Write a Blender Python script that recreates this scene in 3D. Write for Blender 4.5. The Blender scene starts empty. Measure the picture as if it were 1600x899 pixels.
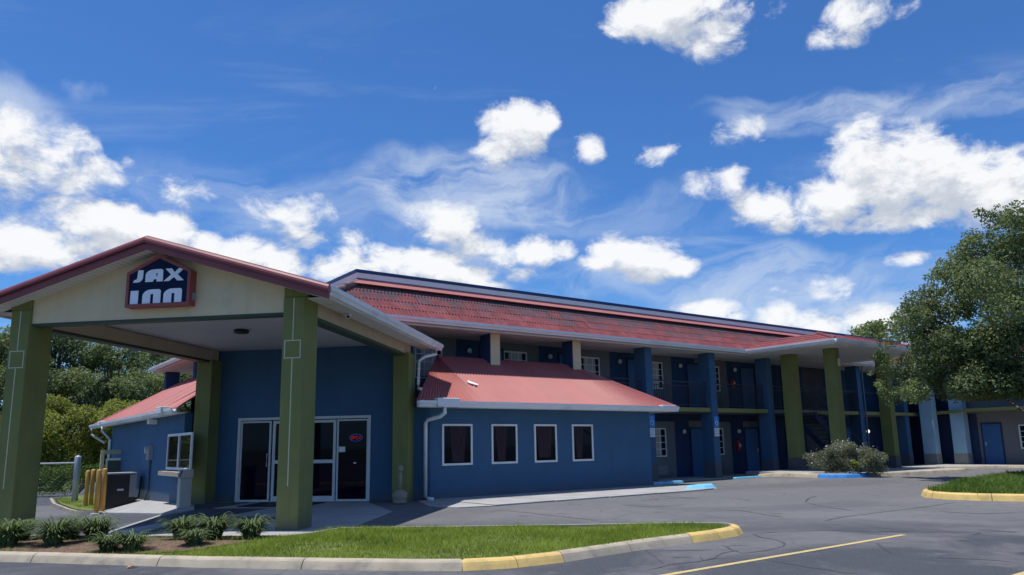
import bpy, math, random
import numpy as np
from mathutils import Vector, Matrix
random.seed(7); RNG = np.random.default_rng(11)
S = bpy.context.scene
COL = S.collection
rad = math.radians

# ------------------------------------------------------------------ camera
# building axes are the world axes: X along the motel front, Y away from the camera
YAW, PITCH, ROLL, CAMH = rad(36.50), rad(10.30), rad(-0.99), 1.35
cam_d = bpy.data.cameras.new('camera'); cam = bpy.data.objects.new('camera', cam_d); COL.objects.link(cam)
cam_d.sensor_width = 36; cam_d.lens = 1178.4 / 1600 * 36; cam_d.shift_y = 33.5 / 1600
cam_d.clip_start = 0.1; cam_d.clip_end = 8000
_c, _s = math.cos(YAW), math.sin(YAW)
right = Vector((_c, -_s, 0)); fwd = Vector((_s * math.cos(PITCH), _c * math.cos(PITCH), math.sin(PITCH)))
up = right.cross(fwd)
r2 = right * math.cos(ROLL) + up * math.sin(ROLL); u2 = -right * math.sin(ROLL) + up * math.cos(ROLL)
cam.matrix_world = Matrix(((r2.x, u2.x, -fwd.x, 0), (r2.y, u2.y, -fwd.y, 0), (r2.z, u2.z, -fwd.z, CAMH), (0, 0, 0, 1)))
S.camera = cam

# ------------------------------------------------------------------ light
SUN = Vector((-0.18, 0.10, 0.975)).normalized()
sun_d = bpy.data.lights.new('sun', 'SUN'); sun_d.energy = 4.3; sun_d.angle = rad(0.53); sun_d.color = (1.0, 0.955, 0.89)
sun = bpy.data.objects.new('sun', sun_d); COL.objects.link(sun)
sun.rotation_euler = SUN.to_track_quat('Z', 'Y').to_euler(); sun.location = (0, 0, 60)
S.view_settings.view_transform = 'Standard'; S.view_settings.look = 'None'
S.view_settings.exposure = 0.12; S.view_settings.gamma = 1.0
S.render.engine = 'CYCLES'
S.cycles.use_denoising = True
S.cycles.max_bounces = 8; S.cycles.diffuse_bounces = 4; S.cycles.glossy_bounces = 3; S.cycles.transparent_max_bounces = 8
S.render.image_settings.color_mode = 'RGB'

W = bpy.data.worlds.new('World'); S.world = W; W.use_nodes = True
wt = W.node_tree; wt.nodes.clear()

class NT:
    """small expression helper for node trees"""
    def __init__(s, t): s.t = t
    def n(s, typ, **kw):
        o = s.t.nodes.new(typ)
        for k, v in kw.items(): setattr(o, k, v)
        return o
    def put(s, sock, v):
        if hasattr(v, 'is_output') or isinstance(v, bpy.types.NodeSocket): s.t.links.new(v, sock)
        else: sock.default_value = v
    def m(s, op, a, b=None, c=None, clamp=False):
        o = s.n('ShaderNodeMath', operation=op, use_clamp=clamp)
        for i, v in enumerate((a, b, c)):
            if v is not None: s.put(o.inputs[i], v)
        return o.outputs[0]
    def vm(s, op, a, b=None, out=0):
        o = s.n('ShaderNodeVectorMath', operation=op)
        s.put(o.inputs[0], a)
        if b is not None: s.put(o.inputs['Scale'] if op == 'SCALE' else o.inputs[1], b)
        return o.outputs[out]
    def noise(s, v, scale, detail=4, rough=.55, dist=0.0, lac=2.0):
        o = s.n('ShaderNodeTexNoise'); s.put(o.inputs['Vector'], v)
        o.inputs['Scale'].default_value = scale; o.inputs['Detail'].default_value = detail
        o.inputs['Roughness'].default_value = rough; o.inputs['Distortion'].default_value = dist; o.inputs['Lacunarity'].default_value = lac
        return o.outputs['Fac']
    def ramp(s, v, stops):
        o = s.n('ShaderNodeValToRGB'); s.put(o.inputs[0], v)
        e = o.color_ramp.elements
        while len(e) < len(stops): e.new(0.5)
        for x, (p, c) in zip(e, stops):
            x.position = p; x.color = (c, c, c, 1) if isinstance(c, (int, float)) else (*c, 1)
        return o.outputs[0]
    def mix(s, f, a, b, typ='MIX'):
        o = s.n('ShaderNodeMix', data_type='RGBA', blend_type=typ)
        s.put(o.inputs[0], f)
        for k, v in ((6, a), (7, b)): s.put(o.inputs[k], (*v, 1) if isinstance(v, tuple) and len(v) == 3 else v)
        return o.outputs[2]
    def map(s, v, a, b, c=0., d=1., smooth=True):
        o = s.n('ShaderNodeMapRange', interpolation_type='SMOOTHSTEP' if smooth else 'LINEAR')
        s.put(o.inputs[0], v)
        for i, x in enumerate((a, b, c, d)): s.put(o.inputs[i + 1], x)
        return o.outputs[0]

# cloud field as a node group: direction -> cloud cover; each blob is one cumulus (azimuth, elevation, half sizes, weight)
CLOUDS = [(0.650,0.411,0.057,0.036,1.10), (0.614,0.383,0.035,0.027,1.00), (0.687,0.422,0.028,0.024,0.90), (0.746,0.387,0.028,0.020,0.85), (0.844,0.374,0.042,0.019,0.62), (0.917,0.329,0.049,0.027,0.80), (0.967,0.296,0.049,0.032,0.78), (0.997,0.273,0.026,0.017,0.70), (1.089,0.333,0.049,0.051,1.05), (1.063,0.291,0.053,0.038,1.00), (1.144,0.309,0.080,0.059,1.15), (1.214,0.281,0.088,0.051,1.15), (1.268,0.270,0.053,0.051,1.10), (1.152,0.259,0.097,0.021,1.00), (1.152,0.348,0.027,0.012,0.60), (0.946,0.389,0.055,0.019,0.62), (0.974,0.380,0.046,0.012,0.40), (0.872,0.539,0.099,0.032,1.00), (0.922,0.510,0.068,0.030,0.95), (0.966,0.525,0.088,0.025,0.80), (1.107,0.498,0.058,0.032,0.95), (1.075,0.480,0.043,0.019,0.75), (1.151,0.491,0.048,0.017,0.70), (0.047,0.329,0.085,0.047,0.98), (0.094,0.315,0.063,0.034,0.90), (0.032,0.357,0.036,0.025,0.80), (0.026,0.286,0.044,0.034,0.70), (0.111,0.267,0.070,0.032,1.10), (0.160,0.254,0.070,0.030,1.10), (0.068,0.232,0.096,0.032,1.10), (0.038,0.221,0.052,0.030,1.00), (0.205,0.270,0.031,0.024,1.00), (0.222,0.305,0.040,0.027,0.75), (0.209,0.328,0.022,0.014,0.60), (0.238,0.288,0.027,0.017,0.60), (0.147,0.338,0.014,0.010,0.55), (0.299,0.302,0.044,0.019,0.80), (0.335,0.293,0.062,0.036,0.95), (0.376,0.303,0.031,0.027,0.80), (0.356,0.270,0.044,0.019,0.85), (0.294,0.246,0.053,0.030,1.10), (0.338,0.236,0.044,0.021,1.05), (0.247,0.254,0.035,0.021,0.90), (0.415,0.235,0.065,0.024,1.05), (0.499,0.238,0.096,0.025,1.15), (0.568,0.221,0.070,0.021,1.10), (0.612,0.212,0.035,0.012,0.90), (0.457,0.253,0.026,0.017,0.80), (0.508,0.300,0.053,0.024,0.70), (0.551,0.288,0.053,0.034,0.90), (0.586,0.263,0.053,0.025,0.95), (0.621,0.250,0.053,0.021,0.95), (0.665,0.254,0.044,0.025,1.00), (0.704,0.257,0.025,0.017,0.80), (0.647,0.225,0.035,0.015,0.90), (0.778,0.258,0.040,0.025,1.00), (0.820,0.243,0.052,0.032,1.10), (0.857,0.228,0.035,0.017,0.95), (0.760,0.238,0.035,0.015,0.80), (0.898,0.168,0.047,0.015,1.05), (0.929,0.160,0.026,0.010,0.80), (1.042,0.183,0.036,0.022,0.75), (1.133,0.208,0.030,0.012,0.95), (0.991,0.153,0.060,0.021,0.75), (1.035,0.138,0.043,0.015,0.80), (1.085,0.142,0.039,0.024,0.85), (0.967,0.185,0.035,0.010,0.40), (0.418,0.273,0.053,0.017,0.45),]
VEILS = [(0.035,0.392,0.073,0.034,0.80), (0.604,0.334,0.171,0.047,1.00), (0.499,0.317,0.125,0.038,0.80), (0.694,0.349,0.099,0.034,0.70), (1.089,0.397,0.175,0.019,0.75), (1.194,0.386,0.165,0.017,0.60), (1.018,0.383,0.110,0.019,0.60), (1.254,0.398,0.111,0.014,0.50), (0.876,0.206,0.286,0.030,0.70), (1.008,0.172,0.224,0.038,0.80), (0.814,0.301,0.142,0.034,0.35), (0.315,0.299,0.195,0.051,0.45), (1.184,0.191,0.173,0.034,0.50), (0.551,0.234,0.227,0.051,0.50), (0.084,0.274,0.176,0.068,0.40)]

g = bpy.data.node_groups.new('cloud_cover', 'ShaderNodeTree')
g.interface.new_socket('Dir', in_out='INPUT', socket_type='NodeSocketVector')
g.interface.new_socket('Cover', in_out='OUTPUT', socket_type='NodeSocketFloat')
G_ = NT(g); gi = G_.n('NodeGroupInput'); go = G_.n('NodeGroupOutput')
sep = G_.n('ShaderNodeSeparateXYZ'); g.links.new(gi.outputs[0], sep.inputs[0])
dx, dy, dz = sep.outputs
az = G_.m('ARCTAN2', dx, dy); el = G_.m('ARCSINE', dz)
base = None
for (a0, e0, wa, we, k) in CLOUDS:
    u = G_.m('MULTIPLY', G_.m('SUBTRACT', az, a0), 1 / (wa * 1.3)); v = G_.m('MULTIPLY', G_.m('SUBTRACT', el, e0), 1 / (we * 1.35))
    q = G_.m('ADD', G_.m('MULTIPLY', u, u), G_.m('MULTIPLY', v, v))
    b = G_.m('MULTIPLY', G_.m('SUBTRACT', 1.0, q), k, clamp=True)
    base = b if base is None else G_.m('MAXIMUM', base, b)
comb = G_.n('ShaderNodeCombineXYZ'); g.links.new(az, comb.inputs[0]); g.links.new(G_.m('MULTIPLY', el, 1.45), comb.inputs[1])
n1 = G_.m('ADD', G_.m('MULTIPLY', G_.noise(comb.outputs[0], 8.5, 9, .60, .5), .62), G_.m('MULTIPLY', G_.noise(comb.outputs[0], 27., 7, .66, .4), .38))
n2 = G_.noise(comb.outputs[0], 3.2, 3, .5)
# outside the clouds in view the same broken cumulus goes on
gen = G_.map(n2, .52, .68)
front = G_.m('MULTIPLY', G_.map(az, -.25, -.05), G_.m('SUBTRACT', 1.0, G_.map(az, 1.32, 1.5)))
front = G_.m('MULTIPLY', front, G_.m('SUBTRACT', 1.0, G_.map(el, .58, .72)))
base = G_.m('MAXIMUM', base, G_.m('MULTIPLY', gen, G_.m('SUBTRACT', 1.0, front)))
den = G_.m('ADD', G_.m('MULTIPLY', G_.m('SUBTRACT', n1, .5), 3.0), G_.m('SUBTRACT', G_.m('MULTIPLY', base, 1.0), .47))
G_.t.links.new(den, go.inputs[0])

w = NT(wt)
SUN_EL = math.asin(SUN.z); SUN_AZ = math.atan2(SUN.x, SUN.y)
sky = w.n('ShaderNodeTexSky', sky_type='NISHITA', sun_disc=False)
sky.sun_elevation = SUN_EL; sky.sun_rotation = SUN_AZ; sky.altitude = 10; sky.air_density = 1.0; sky.dust_density = 0.35; sky.ozone_density = 2.6
tc = w.n('ShaderNodeTexCoord'); D = tc.outputs['Generated']
gA = w.n('ShaderNodeGroup', node_tree=g); wt.links.new(D, gA.inputs[0])
gB = w.n('ShaderNodeGroup', node_tree=g); wt.links.new(w.vm('NORMALIZE', w.vm('ADD', D, (-.008, .004, .030))), gB.inputs[0])
cov = w.map(gA.outputs[0], -.10, .48)
thick = w.map(gA.outputs[0], .3, 1.1)
shade = w.m('SUBTRACT', gA.outputs[0], gB.outputs[0])
lit = w.map(shade, -.34, .40)
cl_col = w.mix(lit, (5.2, 5.65, 6.4), (8.9, 9.0, 9.1))
cl_col = w.mix(w.m('MULTIPLY', thick, w.m('SUBTRACT', 1.0, lit)), cl_col, (5.0, 5.4, 6.1))
# thin cirrus veil
sp = w.n('ShaderNodeSeparateXYZ'); wt.links.new(D, sp.inputs[0])
zz = w.m('ADD', w.m('MAXIMUM', sp.outputs[2], 0.0), .12)
cb = w.n('ShaderNodeCombineXYZ'); wt.links.new(w.m('DIVIDE', sp.outputs[0], zz), cb.inputs[0]); wt.links.new(w.m('DIVIDE', sp.outputs[1], zz), cb.inputs[1])
rotv = w.n('ShaderNodeVectorRotate', rotation_type='Z_AXIS'); wt.links.new(cb.outputs[0], rotv.inputs[0]); rotv.inputs['Angle'].default_value = .5
strv = w.vm('MULTIPLY', rotv.outputs[0], (.55, 1.6, 1.))
veil = w.m('MULTIPLY', w.map(w.noise(strv, 1.5, 7, .62, .6), .50, .82), .42)
veil = w.m('MULTIPLY', veil, w.m('SUBTRACT', 1.0, w.map(sp.outputs[2], .30, .60, 0., .85)))
azw0 = w.m('ARCTAN2', sp.outputs[0], sp.outputs[1]); elw0 = w.m('ARCSINE', sp.outputs[2]); vb = None
wn = w.n('ShaderNodeTexNoise'); wn.inputs['Scale'].default_value = 7.; wn.inputs['Detail'].default_value = 5; wt.links.new(D, wn.inputs['Vector'])
ws_ = w.n('ShaderNodeSeparateColor'); wt.links.new(wn.outputs['Color'], ws_.inputs[0])
azw = w.m('ADD', azw0, w.m('MULTIPLY', w.m('SUBTRACT', ws_.outputs[0], .5), .22)); elw = w.m('ADD', elw0, w.m('MULTIPLY', w.m('SUBTRACT', ws_.outputs[1], .5), .12))
for (a0, e0, wa, we, k) in VEILS:
    u = w.m('MULTIPLY', w.m('SUBTRACT', azw, a0), 1 / (wa * 1.2)); v = w.m('MULTIPLY', w.m('SUBTRACT', elw, e0), 1 / (we * 1.3))
    v = w.m('ADD', v, w.m('MULTIPLY', u, .35))
    q = w.m('ADD', w.m('MULTIPLY', u, u), w.m('MULTIPLY', v, v)); b = w.m('MULTIPLY', w.map(w.m('SUBTRACT', 1.0, q), 0, 1), k)
    vb = b if vb is None else w.m('MAXIMUM', vb, b)
cba = w.n('ShaderNodeCombineXYZ'); wt.links.new(azw, cba.inputs[0]); wt.links.new(w.m('MULTIPLY', w.m('ADD', elw, w.m('MULTIPLY', azw, -.12)), 3.2), cba.inputs[1])
wisp = w.map(w.noise(cba.outputs[0], 6., 8, .6, .5), .30, .68)
veil = w.m('MAXIMUM', veil, w.m('MULTIPLY', w.m('MULTIPLY', vb, wisp), .85))
skyc = w.mix(1.0, sky.outputs[0], (0.43, 0.80, 1.26), 'MULTIPLY')
hsv = w.n('ShaderNodeHueSaturation'); hsv.inputs['Saturation'].default_value = 1.0; wt.links.new(skyc, hsv.inputs['Color'])
c1 = w.mix(veil, hsv.outputs[0], (6.2, 7.0, 8.2))
c2 = w.mix(w.m('MULTIPLY', cov, .97), c1, cl_col)
bg = w.n('ShaderNodeBackground'); wt.links.new(c2, bg.inputs[0]); bg.inputs[1].default_value = 0.1
wo = w.n('ShaderNodeOutputWorld'); wt.links.new(bg.outputs[0], wo.inputs[0])

# ------------------------------------------------------------------ materials
MATS = {}
def M(name, col, rough=.7, var=.12, scale=2.5, bump=0.0, bscale=40., spec=.35, metal=0., dirt=None, dirt_amt=0., dirt_scale=1.2, obj_var=0., stretch=(1, 1, 1)):
    if name in MATS: return MATS[name]
    m = bpy.data.materials.new(name); m.use_nodes = True; t = m.node_tree; t.nodes.clear(); k = NT(t)
    geo = k.n('ShaderNodeNewGeometry'); P = geo.outputs['Position']
    P = k.vm('MULTIPLY', P, stretch)
    f = k.noise(P, scale, 5, .6)
    c = k.mix(k.map(f, .3, .7, smooth=False), tuple(x * (1 - var) for x in col), tuple(min(1, x * (1 + var)) for x in col))
    if dirt is not None:
        d = k.map(k.noise(P, dirt_scale, 6, .65, .3), .62 - .3 * dirt_amt, .80)
        c = k.mix(k.m('MULTIPLY', d, min(1., dirt_amt * 1.4)), c, dirt)
    if obj_var:
        oi = k.n('ShaderNodeObjectInfo')
        h = k.n('ShaderNodeHueSaturation'); t.links.new(c, h.inputs['Color'])
        t.links.new(k.map(oi.outputs['Random'], 0, 1, 1 - obj_var, 1 + obj_var, smooth=False), h.inputs['Value']); c = h.outputs[0]
    b = k.n('ShaderNodeBsdfPrincipled'); t.links.new(c, b.inputs['Base Color'])
    b.inputs['Roughness'].default_value = rough; b.inputs['Specular IOR Level'].default_value = spec; b.inputs['Metallic'].default_value = metal
    if bump:
        bn = k.n('ShaderNodeBump'); bn.inputs['Strength'].default_value = bump; bn.inputs['Distance'].default_value = .01
        t.links.new(k.noise(k.n('ShaderNodeNewGeometry').outputs['Position'], bscale, 4, .6), bn.inputs['Height']); t.links.new(bn.outputs[0], b.inputs['Normal'])
    o = k.n('ShaderNodeOutputMaterial'); t.links.new(b.outputs[0], o.inputs[0])
    MATS[name] = m; return m

def weather(m, amt=.35):
    """rain streaks and a band of dirt splashed up from the ground"""
    t = m.node_tree; k = NT(t); b = [n for n in t.nodes if n.type == 'BSDF_PRINCIPLED'][0]
    src = b.inputs['Base Color'].links[0].from_socket; P = k.n('ShaderNodeNewGeometry').outputs['Position']
    st = k.noise(k.vm('MULTIPLY', P, (6., 6., .35)), 1., 5, .65); s_ = k.n('ShaderNodeSeparateXYZ'); t.links.new(P, s_.inputs[0])
    c = k.mix(k.map(st, .52, .72, 0., amt), src, k.mix(1., src, (.62, .64, .66), 'MULTIPLY'))
    c = k.mix(k.map(st, .28, .44, amt * .8, 0.), c, k.mix(1., src, (1.35, 1.3, 1.22), 'MULTIPLY'))
    gnd = k.m('ADD', s_.outputs[2], k.m('MULTIPLY', k.noise(P, 3., 5, .7), -.5))
    c = k.mix(k.map(gnd, -.22, .12, .55, 0.), c, (.11, .105, .10))
    t.links.new(c, b.inputs['Base Color'])

def leaf_mat(name, c_dark, c_light, scale=1.2, trans=.35):
    m = bpy.data.materials.new(name); m.use_nodes = True; t = m.node_tree; t.nodes.clear(); k = NT(t)
    geo = k.n('ShaderNodeNewGeometry')
    f = k.noise(geo.outputs['Position'], scale, 3, .6)
    f2 = k.noise(geo.outputs['Position'], scale * 9, 1, .5)
    c = k.mix(k.map(k.m('ADD', k.m('MULTIPLY', f, .75), k.m('MULTIPLY', f2, .25)), .36, .64, smooth=False), c_dark, c_light)
    b = k.n('ShaderNodeBsdfPrincipled'); t.links.new(c, b.inputs['Base Color']); b.inputs['Roughness'].default_value = .45; b.inputs['Specular IOR Level'].default_value = .4
    b.inputs['Roughness'].default_value = .6; b.inputs['Specular IOR Level'].default_value = .2
    tr = k.n('ShaderNodeBsdfTranslucent'); t.links.new(k.mix(1., c, (1.15, 1.25, .55), 'MULTIPLY'), tr.inputs[0])
    mx = k.n('ShaderNodeMixShader'); mx.inputs[0].default_value = trans
    t.links.new(b.outputs[0], mx.inputs[1]); t.links.new(tr.outputs[0], mx.inputs[2])
    o = k.n('ShaderNodeOutputMaterial'); t.links.new(mx.outputs[0], o.inputs[0]); return m

def asphalt_mat():
    m = bpy.data.materials.new('asphalt'); m.use_nodes = True; t = m.node_tree; t.nodes.clear(); k = NT(t)
    P = k.n('ShaderNodeNewGeometry').outputs['Position']
    fine = k.noise(P, 130, 3, .7); mid = k.noise(P, 5, 6, .65); big = k.noise(P, .35, 5, .6, .6); patch = k.noise(P, .16, 3, .5, .8)
    s = k.n('ShaderNodeSeparateXYZ'); t.links.new(P, s.inputs[0])
    # newer, darker seal coat on the drive in front, worn grey on the lot between island and motel
    edge = k.m('ADD', k.m('ADD', s.outputs[0], k.m('MULTIPLY', s.outputs[1], 1.05)), k.m('MULTIPLY', k.m('SUBTRACT', big, .5), 9.))
    worn = k.map(edge, 15.5, 21.5)
    left = k.map(s.outputs[0], 5.2, 7.5)
    worn = k.m('MULTIPLY', worn, left)
    c = k.mix(worn, (.044, .050, .062), (.138, .139, .142))
    c = k.mix(k.map(big, .44, .62, 0., .7), c, (.165, .163, .163))
    c = k.mix(k.m('MULTIPLY', k.map(k.noise(P, .9, 6, .7, .4), .56, .68), .5), c, (.19, .185, .18))
    c = k.mix(k.map(patch, .55, .62, 0., .35), c, (.06, .062, .074))
    c = k.mix(k.map(mid, .35, .7, 0., .35), c, (.07, .071, .082))
    c = k.mix(k.map(fine, .50, .72, 0., .6), c, (.27, .265, .255))
    c = k.mix(k.map(k.noise(P, 45, 2, .6), .60, .72, 0., .5), c, (.30, .29, .27))
    spot = k.map(k.noise(P, 1.6, 3, .5), .66, .74)
    c = k.mix(k.m('MULTIPLY', spot, .6), c, (.035, .035, .04))
    # fine crazing of old asphalt
    vr = k.n('ShaderNodeTexVoronoi', feature='DISTANCE_TO_EDGE')
    t.links.new(k.vm('ADD', P, k.vm('SCALE', k.n('ShaderNodeTexNoise').outputs['Color'], 1.)), vr.inputs['Vector']); vr.inputs['Scale'].default_value = .55
    crack = k.m('MULTIPLY', k.m('SUBTRACT', 1.0, k.map(vr.outputs['Distance'], .0, .012)), k.map(k.noise(P, .5, 2), .48, .6))
    c = k.mix(k.m('MULTIPLY', crack, .6), c, (.035, .035, .04))
    b = k.n('ShaderNodeBsdfPrincipled'); t.links.new(c, b.inputs['Base Color']); b.inputs['Roughness'].default_value = .85; b.inputs['Specular IOR Level'].default_value = .3
    bn = k.n('ShaderNodeBump'); bn.inputs['Strength'].default_value = .35; bn.inputs['Distance'].default_value = .008
    t.links.new(fine, bn.inputs['Height']); t.links.new(bn.outputs[0], b.inputs['Normal'])
    o = k.n('ShaderNodeOutputMaterial'); t.links.new(b.outputs[0], o.inputs[0]); return m

def tile_mat(name, base, stain, amt, lo=4.9, hi=6.1):
    """painted corrugated roofing; algae stains gather where water sits near the top edge"""
    m = bpy.data.materials.new(name); m.use_nodes = True; t = m.node_tree; t.nodes.clear(); k = NT(t)
    P = k.n('ShaderNodeNewGeometry').outputs['Position']; oi = k.n('ShaderNodeObjectInfo')
    s = k.n('ShaderNodeSeparateXYZ'); t.links.new(P, s.inputs[0])
    streak = k.noise(k.vm('MULTIPLY', P, (1., .22, .22)), 9., 4, .65)
    blot = k.noise(k.vm('MULTIPLY', P, (1., .8, .8)), 1.1, 5, .65, .4)
    h = k.map(s.outputs[2], lo, hi, -.16, .16, smooth=False)
    f = k.m('ADD', k.m('ADD', k.m('MULTIPLY', blot, .48), k.m('MULTIPLY', streak, .42)), k.m('ADD', h, k.m('MULTIPLY', k.m('SUBTRACT', oi.outputs['Random'], .5), .13)))
    f = k.map(f, .35, .60, 0., amt)
    c = k.mix(k.map(k.noise(P, 3, 4), .3, .7), tuple(x * .85 for x in base), tuple(x * 1.15 for x in base))
    c = k.mix(f, c, stain)
    hs = k.n('ShaderNodeHueSaturation'); t.links.new(c, hs.inputs['Color']); t.links.new(k.map(oi.outputs['Random'], 0, 1, .86, 1.14, smooth=False), hs.inputs['Value'])
    b = k.n('ShaderNodeBsdfPrincipled'); t.links.new(hs.outputs[0], b.inputs['Base Color']); b.inputs['Roughness'].default_value = .85; b.inputs['Specular IOR Level'].default_value = .12
    o = k.n('ShaderNodeOutputMaterial'); t.links.new(b.outputs[0], o.inputs[0]); return m

def glass_mat(name, tint=(.012, .012, .018), rough=.06, spec=.5):
    return M(name, tint, rough, .2, 1.5, spec=spec)
def emis(name, col, s):
    m = bpy.data.materials.new(name); m.use_nodes = True; b = m.node_tree.nodes['Principled BSDF']
    b.inputs['Base Color'].default_value = (*[x * .5 for x in col], 1); b.inputs['Emission Color'].default_value = (*col, 1); b.inputs['Emission Strength'].default_value = s; return m

blue = M('blue_wall_paint', (.048, .118, .215), .75, .07, 1.1, .25, 60, .25, dirt=(.045, .09, .15), dirt_amt=.35)
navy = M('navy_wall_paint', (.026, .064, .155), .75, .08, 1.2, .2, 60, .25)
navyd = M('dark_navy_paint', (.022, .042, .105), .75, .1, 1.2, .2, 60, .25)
greyw = M('grey_wall_paint', (.165, .170, .185), .75, .08, 1.3, .2, 60, .25)
doorb = M('blue_door_paint', (.032, .12, .29), .45, .06, 1.5)
olive = M('olive_paint', (.190, .200, .068), .75, .09, 1.3, .3, 50, .25, dirt=(.13, .155, .075), dirt_amt=.4)
oliveb = M('olive_trim_paint', (.225, .235, .085), .7, .08, 1.3)
darkgreen = M('dark_green_trim', (.045, .070, .045), .6, .08)
cream = M('cream_stucco', (.68, .55, .345), .8, .06, 1.2, .3, 70, .2, dirt=(.47, .42, .32), dirt_amt=.35)
tan = M('tan_beam_paint', (.46, .37, .26), .75, .08, 1.2, .2, 60, .2)
soffit = M('soffit_vinyl', (.60, .60, .60), .6, .05, 1.5)
ceil_m = M('ceiling_board', (.46, .47, .50), .8, .05, 1.2, dirt=(.40, .40, .40), dirt_amt=.3)
white = M('white_paint', (.72, .73, .74), .45, .05, 2., dirt=(.48, .48, .47), dirt_amt=.35)
gutm = M('gutter_white', (.76, .78, .80), .4, .06, 2., dirt=(.36, .36, .36), dirt_amt=.45, stretch=(.6, .6, 2))
bandw = M('white_band', (.80, .81, .83), .55, .05, 1.)
bandp = M('pink_band', (.44, .165, .155), .55, .08, 1.)
bandn = M('navy_band', (.022, .055, .16), .5, .05, 1.)
maroon = M('maroon_trim', (.25, .065, .070), .45, .1, 1.5, dirt=(.12, .04, .06), dirt_amt=.3)
redmetal = M('red_metal_roof', (.40, .120, .108), .55, .07, 1.0, obj_var=.05, dirt=(.35, .115, .11), dirt_amt=.4)
tile = tile_mat('stained_red_roofing', (.235, .072, .078), (.095, .068, .08), 1.)
tile2 = tile_mat('red_roofing', (.26, .075, .078), (.12, .06, .062), .6, 4.9, 5.9)
darkgl = glass_mat('tinted_glass', (.005, .004, .012), .03, .12)
roomgl = glass_mat('room_glass', (.012, .016, .028), .05, .3)
curtain = M('curtain_cloth', (.42, .40, .38), .9, .12, 3.)
curtd = M('dark_curtain', (.032, .018, .026), .9, .45, 6., stretch=(5, 5, .6))
alum = M('aluminium_frame', (.62, .63, .62), .4, .06, 2.)
grill = M('grey_grille', (.24, .25, .28), .5, .1, 4.)
black = M('black_metal', (.022, .022, .026), .5, .1)
dgrey = M('dark_metal', (.045, .05, .06), .5, .1)
conc = M('concrete', (.36, .355, .345), .85, .12, 1.5, .3, 90, .25, dirt=(.22, .21, .20), dirt_amt=.45)
kerbm = M('kerb_concrete', (.44, .38, .285), .85, .14, 3., .4, 70, .25, dirt=(.17, .16, .14), dirt_amt=.6, dirt_scale=2.5)
yell = M('yellow_kerb_paint', (.68, .48, .17), .75, .12, 4., .35, 60, .25, dirt=(.30, .24, .14), dirt_amt=.65, dirt_scale=3.5)
yline = M('yellow_line_paint', (.58, .45, .19), .8, .15, 5., dirt=(.16, .15, .13), dirt_amt=.6, dirt_scale=5.)
yboll = M('yellow_bollard_paint', (.58, .32, .075), .6, .12, 3., dirt=(.30, .18, .09), dirt_amt=.4)
lblue = M('light_blue_paint', (.19, .52, .74), .7, .1, 4., dirt=(.10, .26, .42), dirt_amt=.5, dirt_scale=4)  # brightened in the colour to make up for eave shade on the wheel stops
bblue = M('bright_blue_paint', (.05, .24, .62), .7, .1, 4., dirt=(.06, .16, .36), dirt_amt=.4, dirt_scale=4)
fblue = M('faded_blue_paint', (.17, .26, .40), .85, .2, 6., dirt=(.13, .13, .14), dirt_amt=.9, dirt_scale=4)
sealm = M('crack_sealant', (.062, .062, .07), .7, .2, 3.)
bark = M('bark', (.12, .10, .085), .9, .3, 8., .6, 30)
mulch = M('mulch', (.16, .10, .07), .95, .35, 14., .8, 40, dirt=(.07, .055, .04), dirt_amt=.6, dirt_scale=6.)
soilg = M('turf_soil', (.13, .16, .045), .95, .3, 6., .5, 30, dirt=(.13, .10, .06), dirt_amt=.35, dirt_scale=1.6)
fieldm = M('field_grass', (.075, .11, .030), .95, .3, .8, .4, 8)
steel = M('galvanised_steel', (.38, .42, .45), .45, .1, 3., metal=.2)
red = M('red_paint', (.42, .03, .035), .4, .08)
signblue = M('sign_panel_navy', (.004, .011, .042), .35, .1, 2., spec=.12)
letter = M('letter_white', (.84, .86, .92), .5, .04)
signred = M('sign_frame_red', (.30, .075, .070), .5, .1)
stone = M('tan_plastic', (.30, .25, .19), .6, .12, 5.)
bagw = M('white_plastic', (.88, .88, .88), .5, .03)
orange = M('dry_leaf', (.45, .20, .06), .8, .2)
globe = M('lamp_globe', (.72, .72, .68), .3, .03)
globe_on = emis('lit_globe', (1.0, .93, .8), 1.6)
neon_r = emis('neon_red', (1.0, .05, .03), .22); neon_b = emis('neon_blue', (.05, .15, 1.0), .13)
plinth = M('plinth_paint', (.095, .105, .13), .8, .15, 2.)
sunlit_blue = M('sunlit_blue_paint', (.30, .46, .58), .75, .08, 1.2)  # blue of the far pillars made paler, sunlight put into the colour

for m_, a_ in ((blue, .16), (olive, .3), (cream, .16), (greyw, .25), (white, .2), (tan, .25)): weather(m_, a_)
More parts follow.
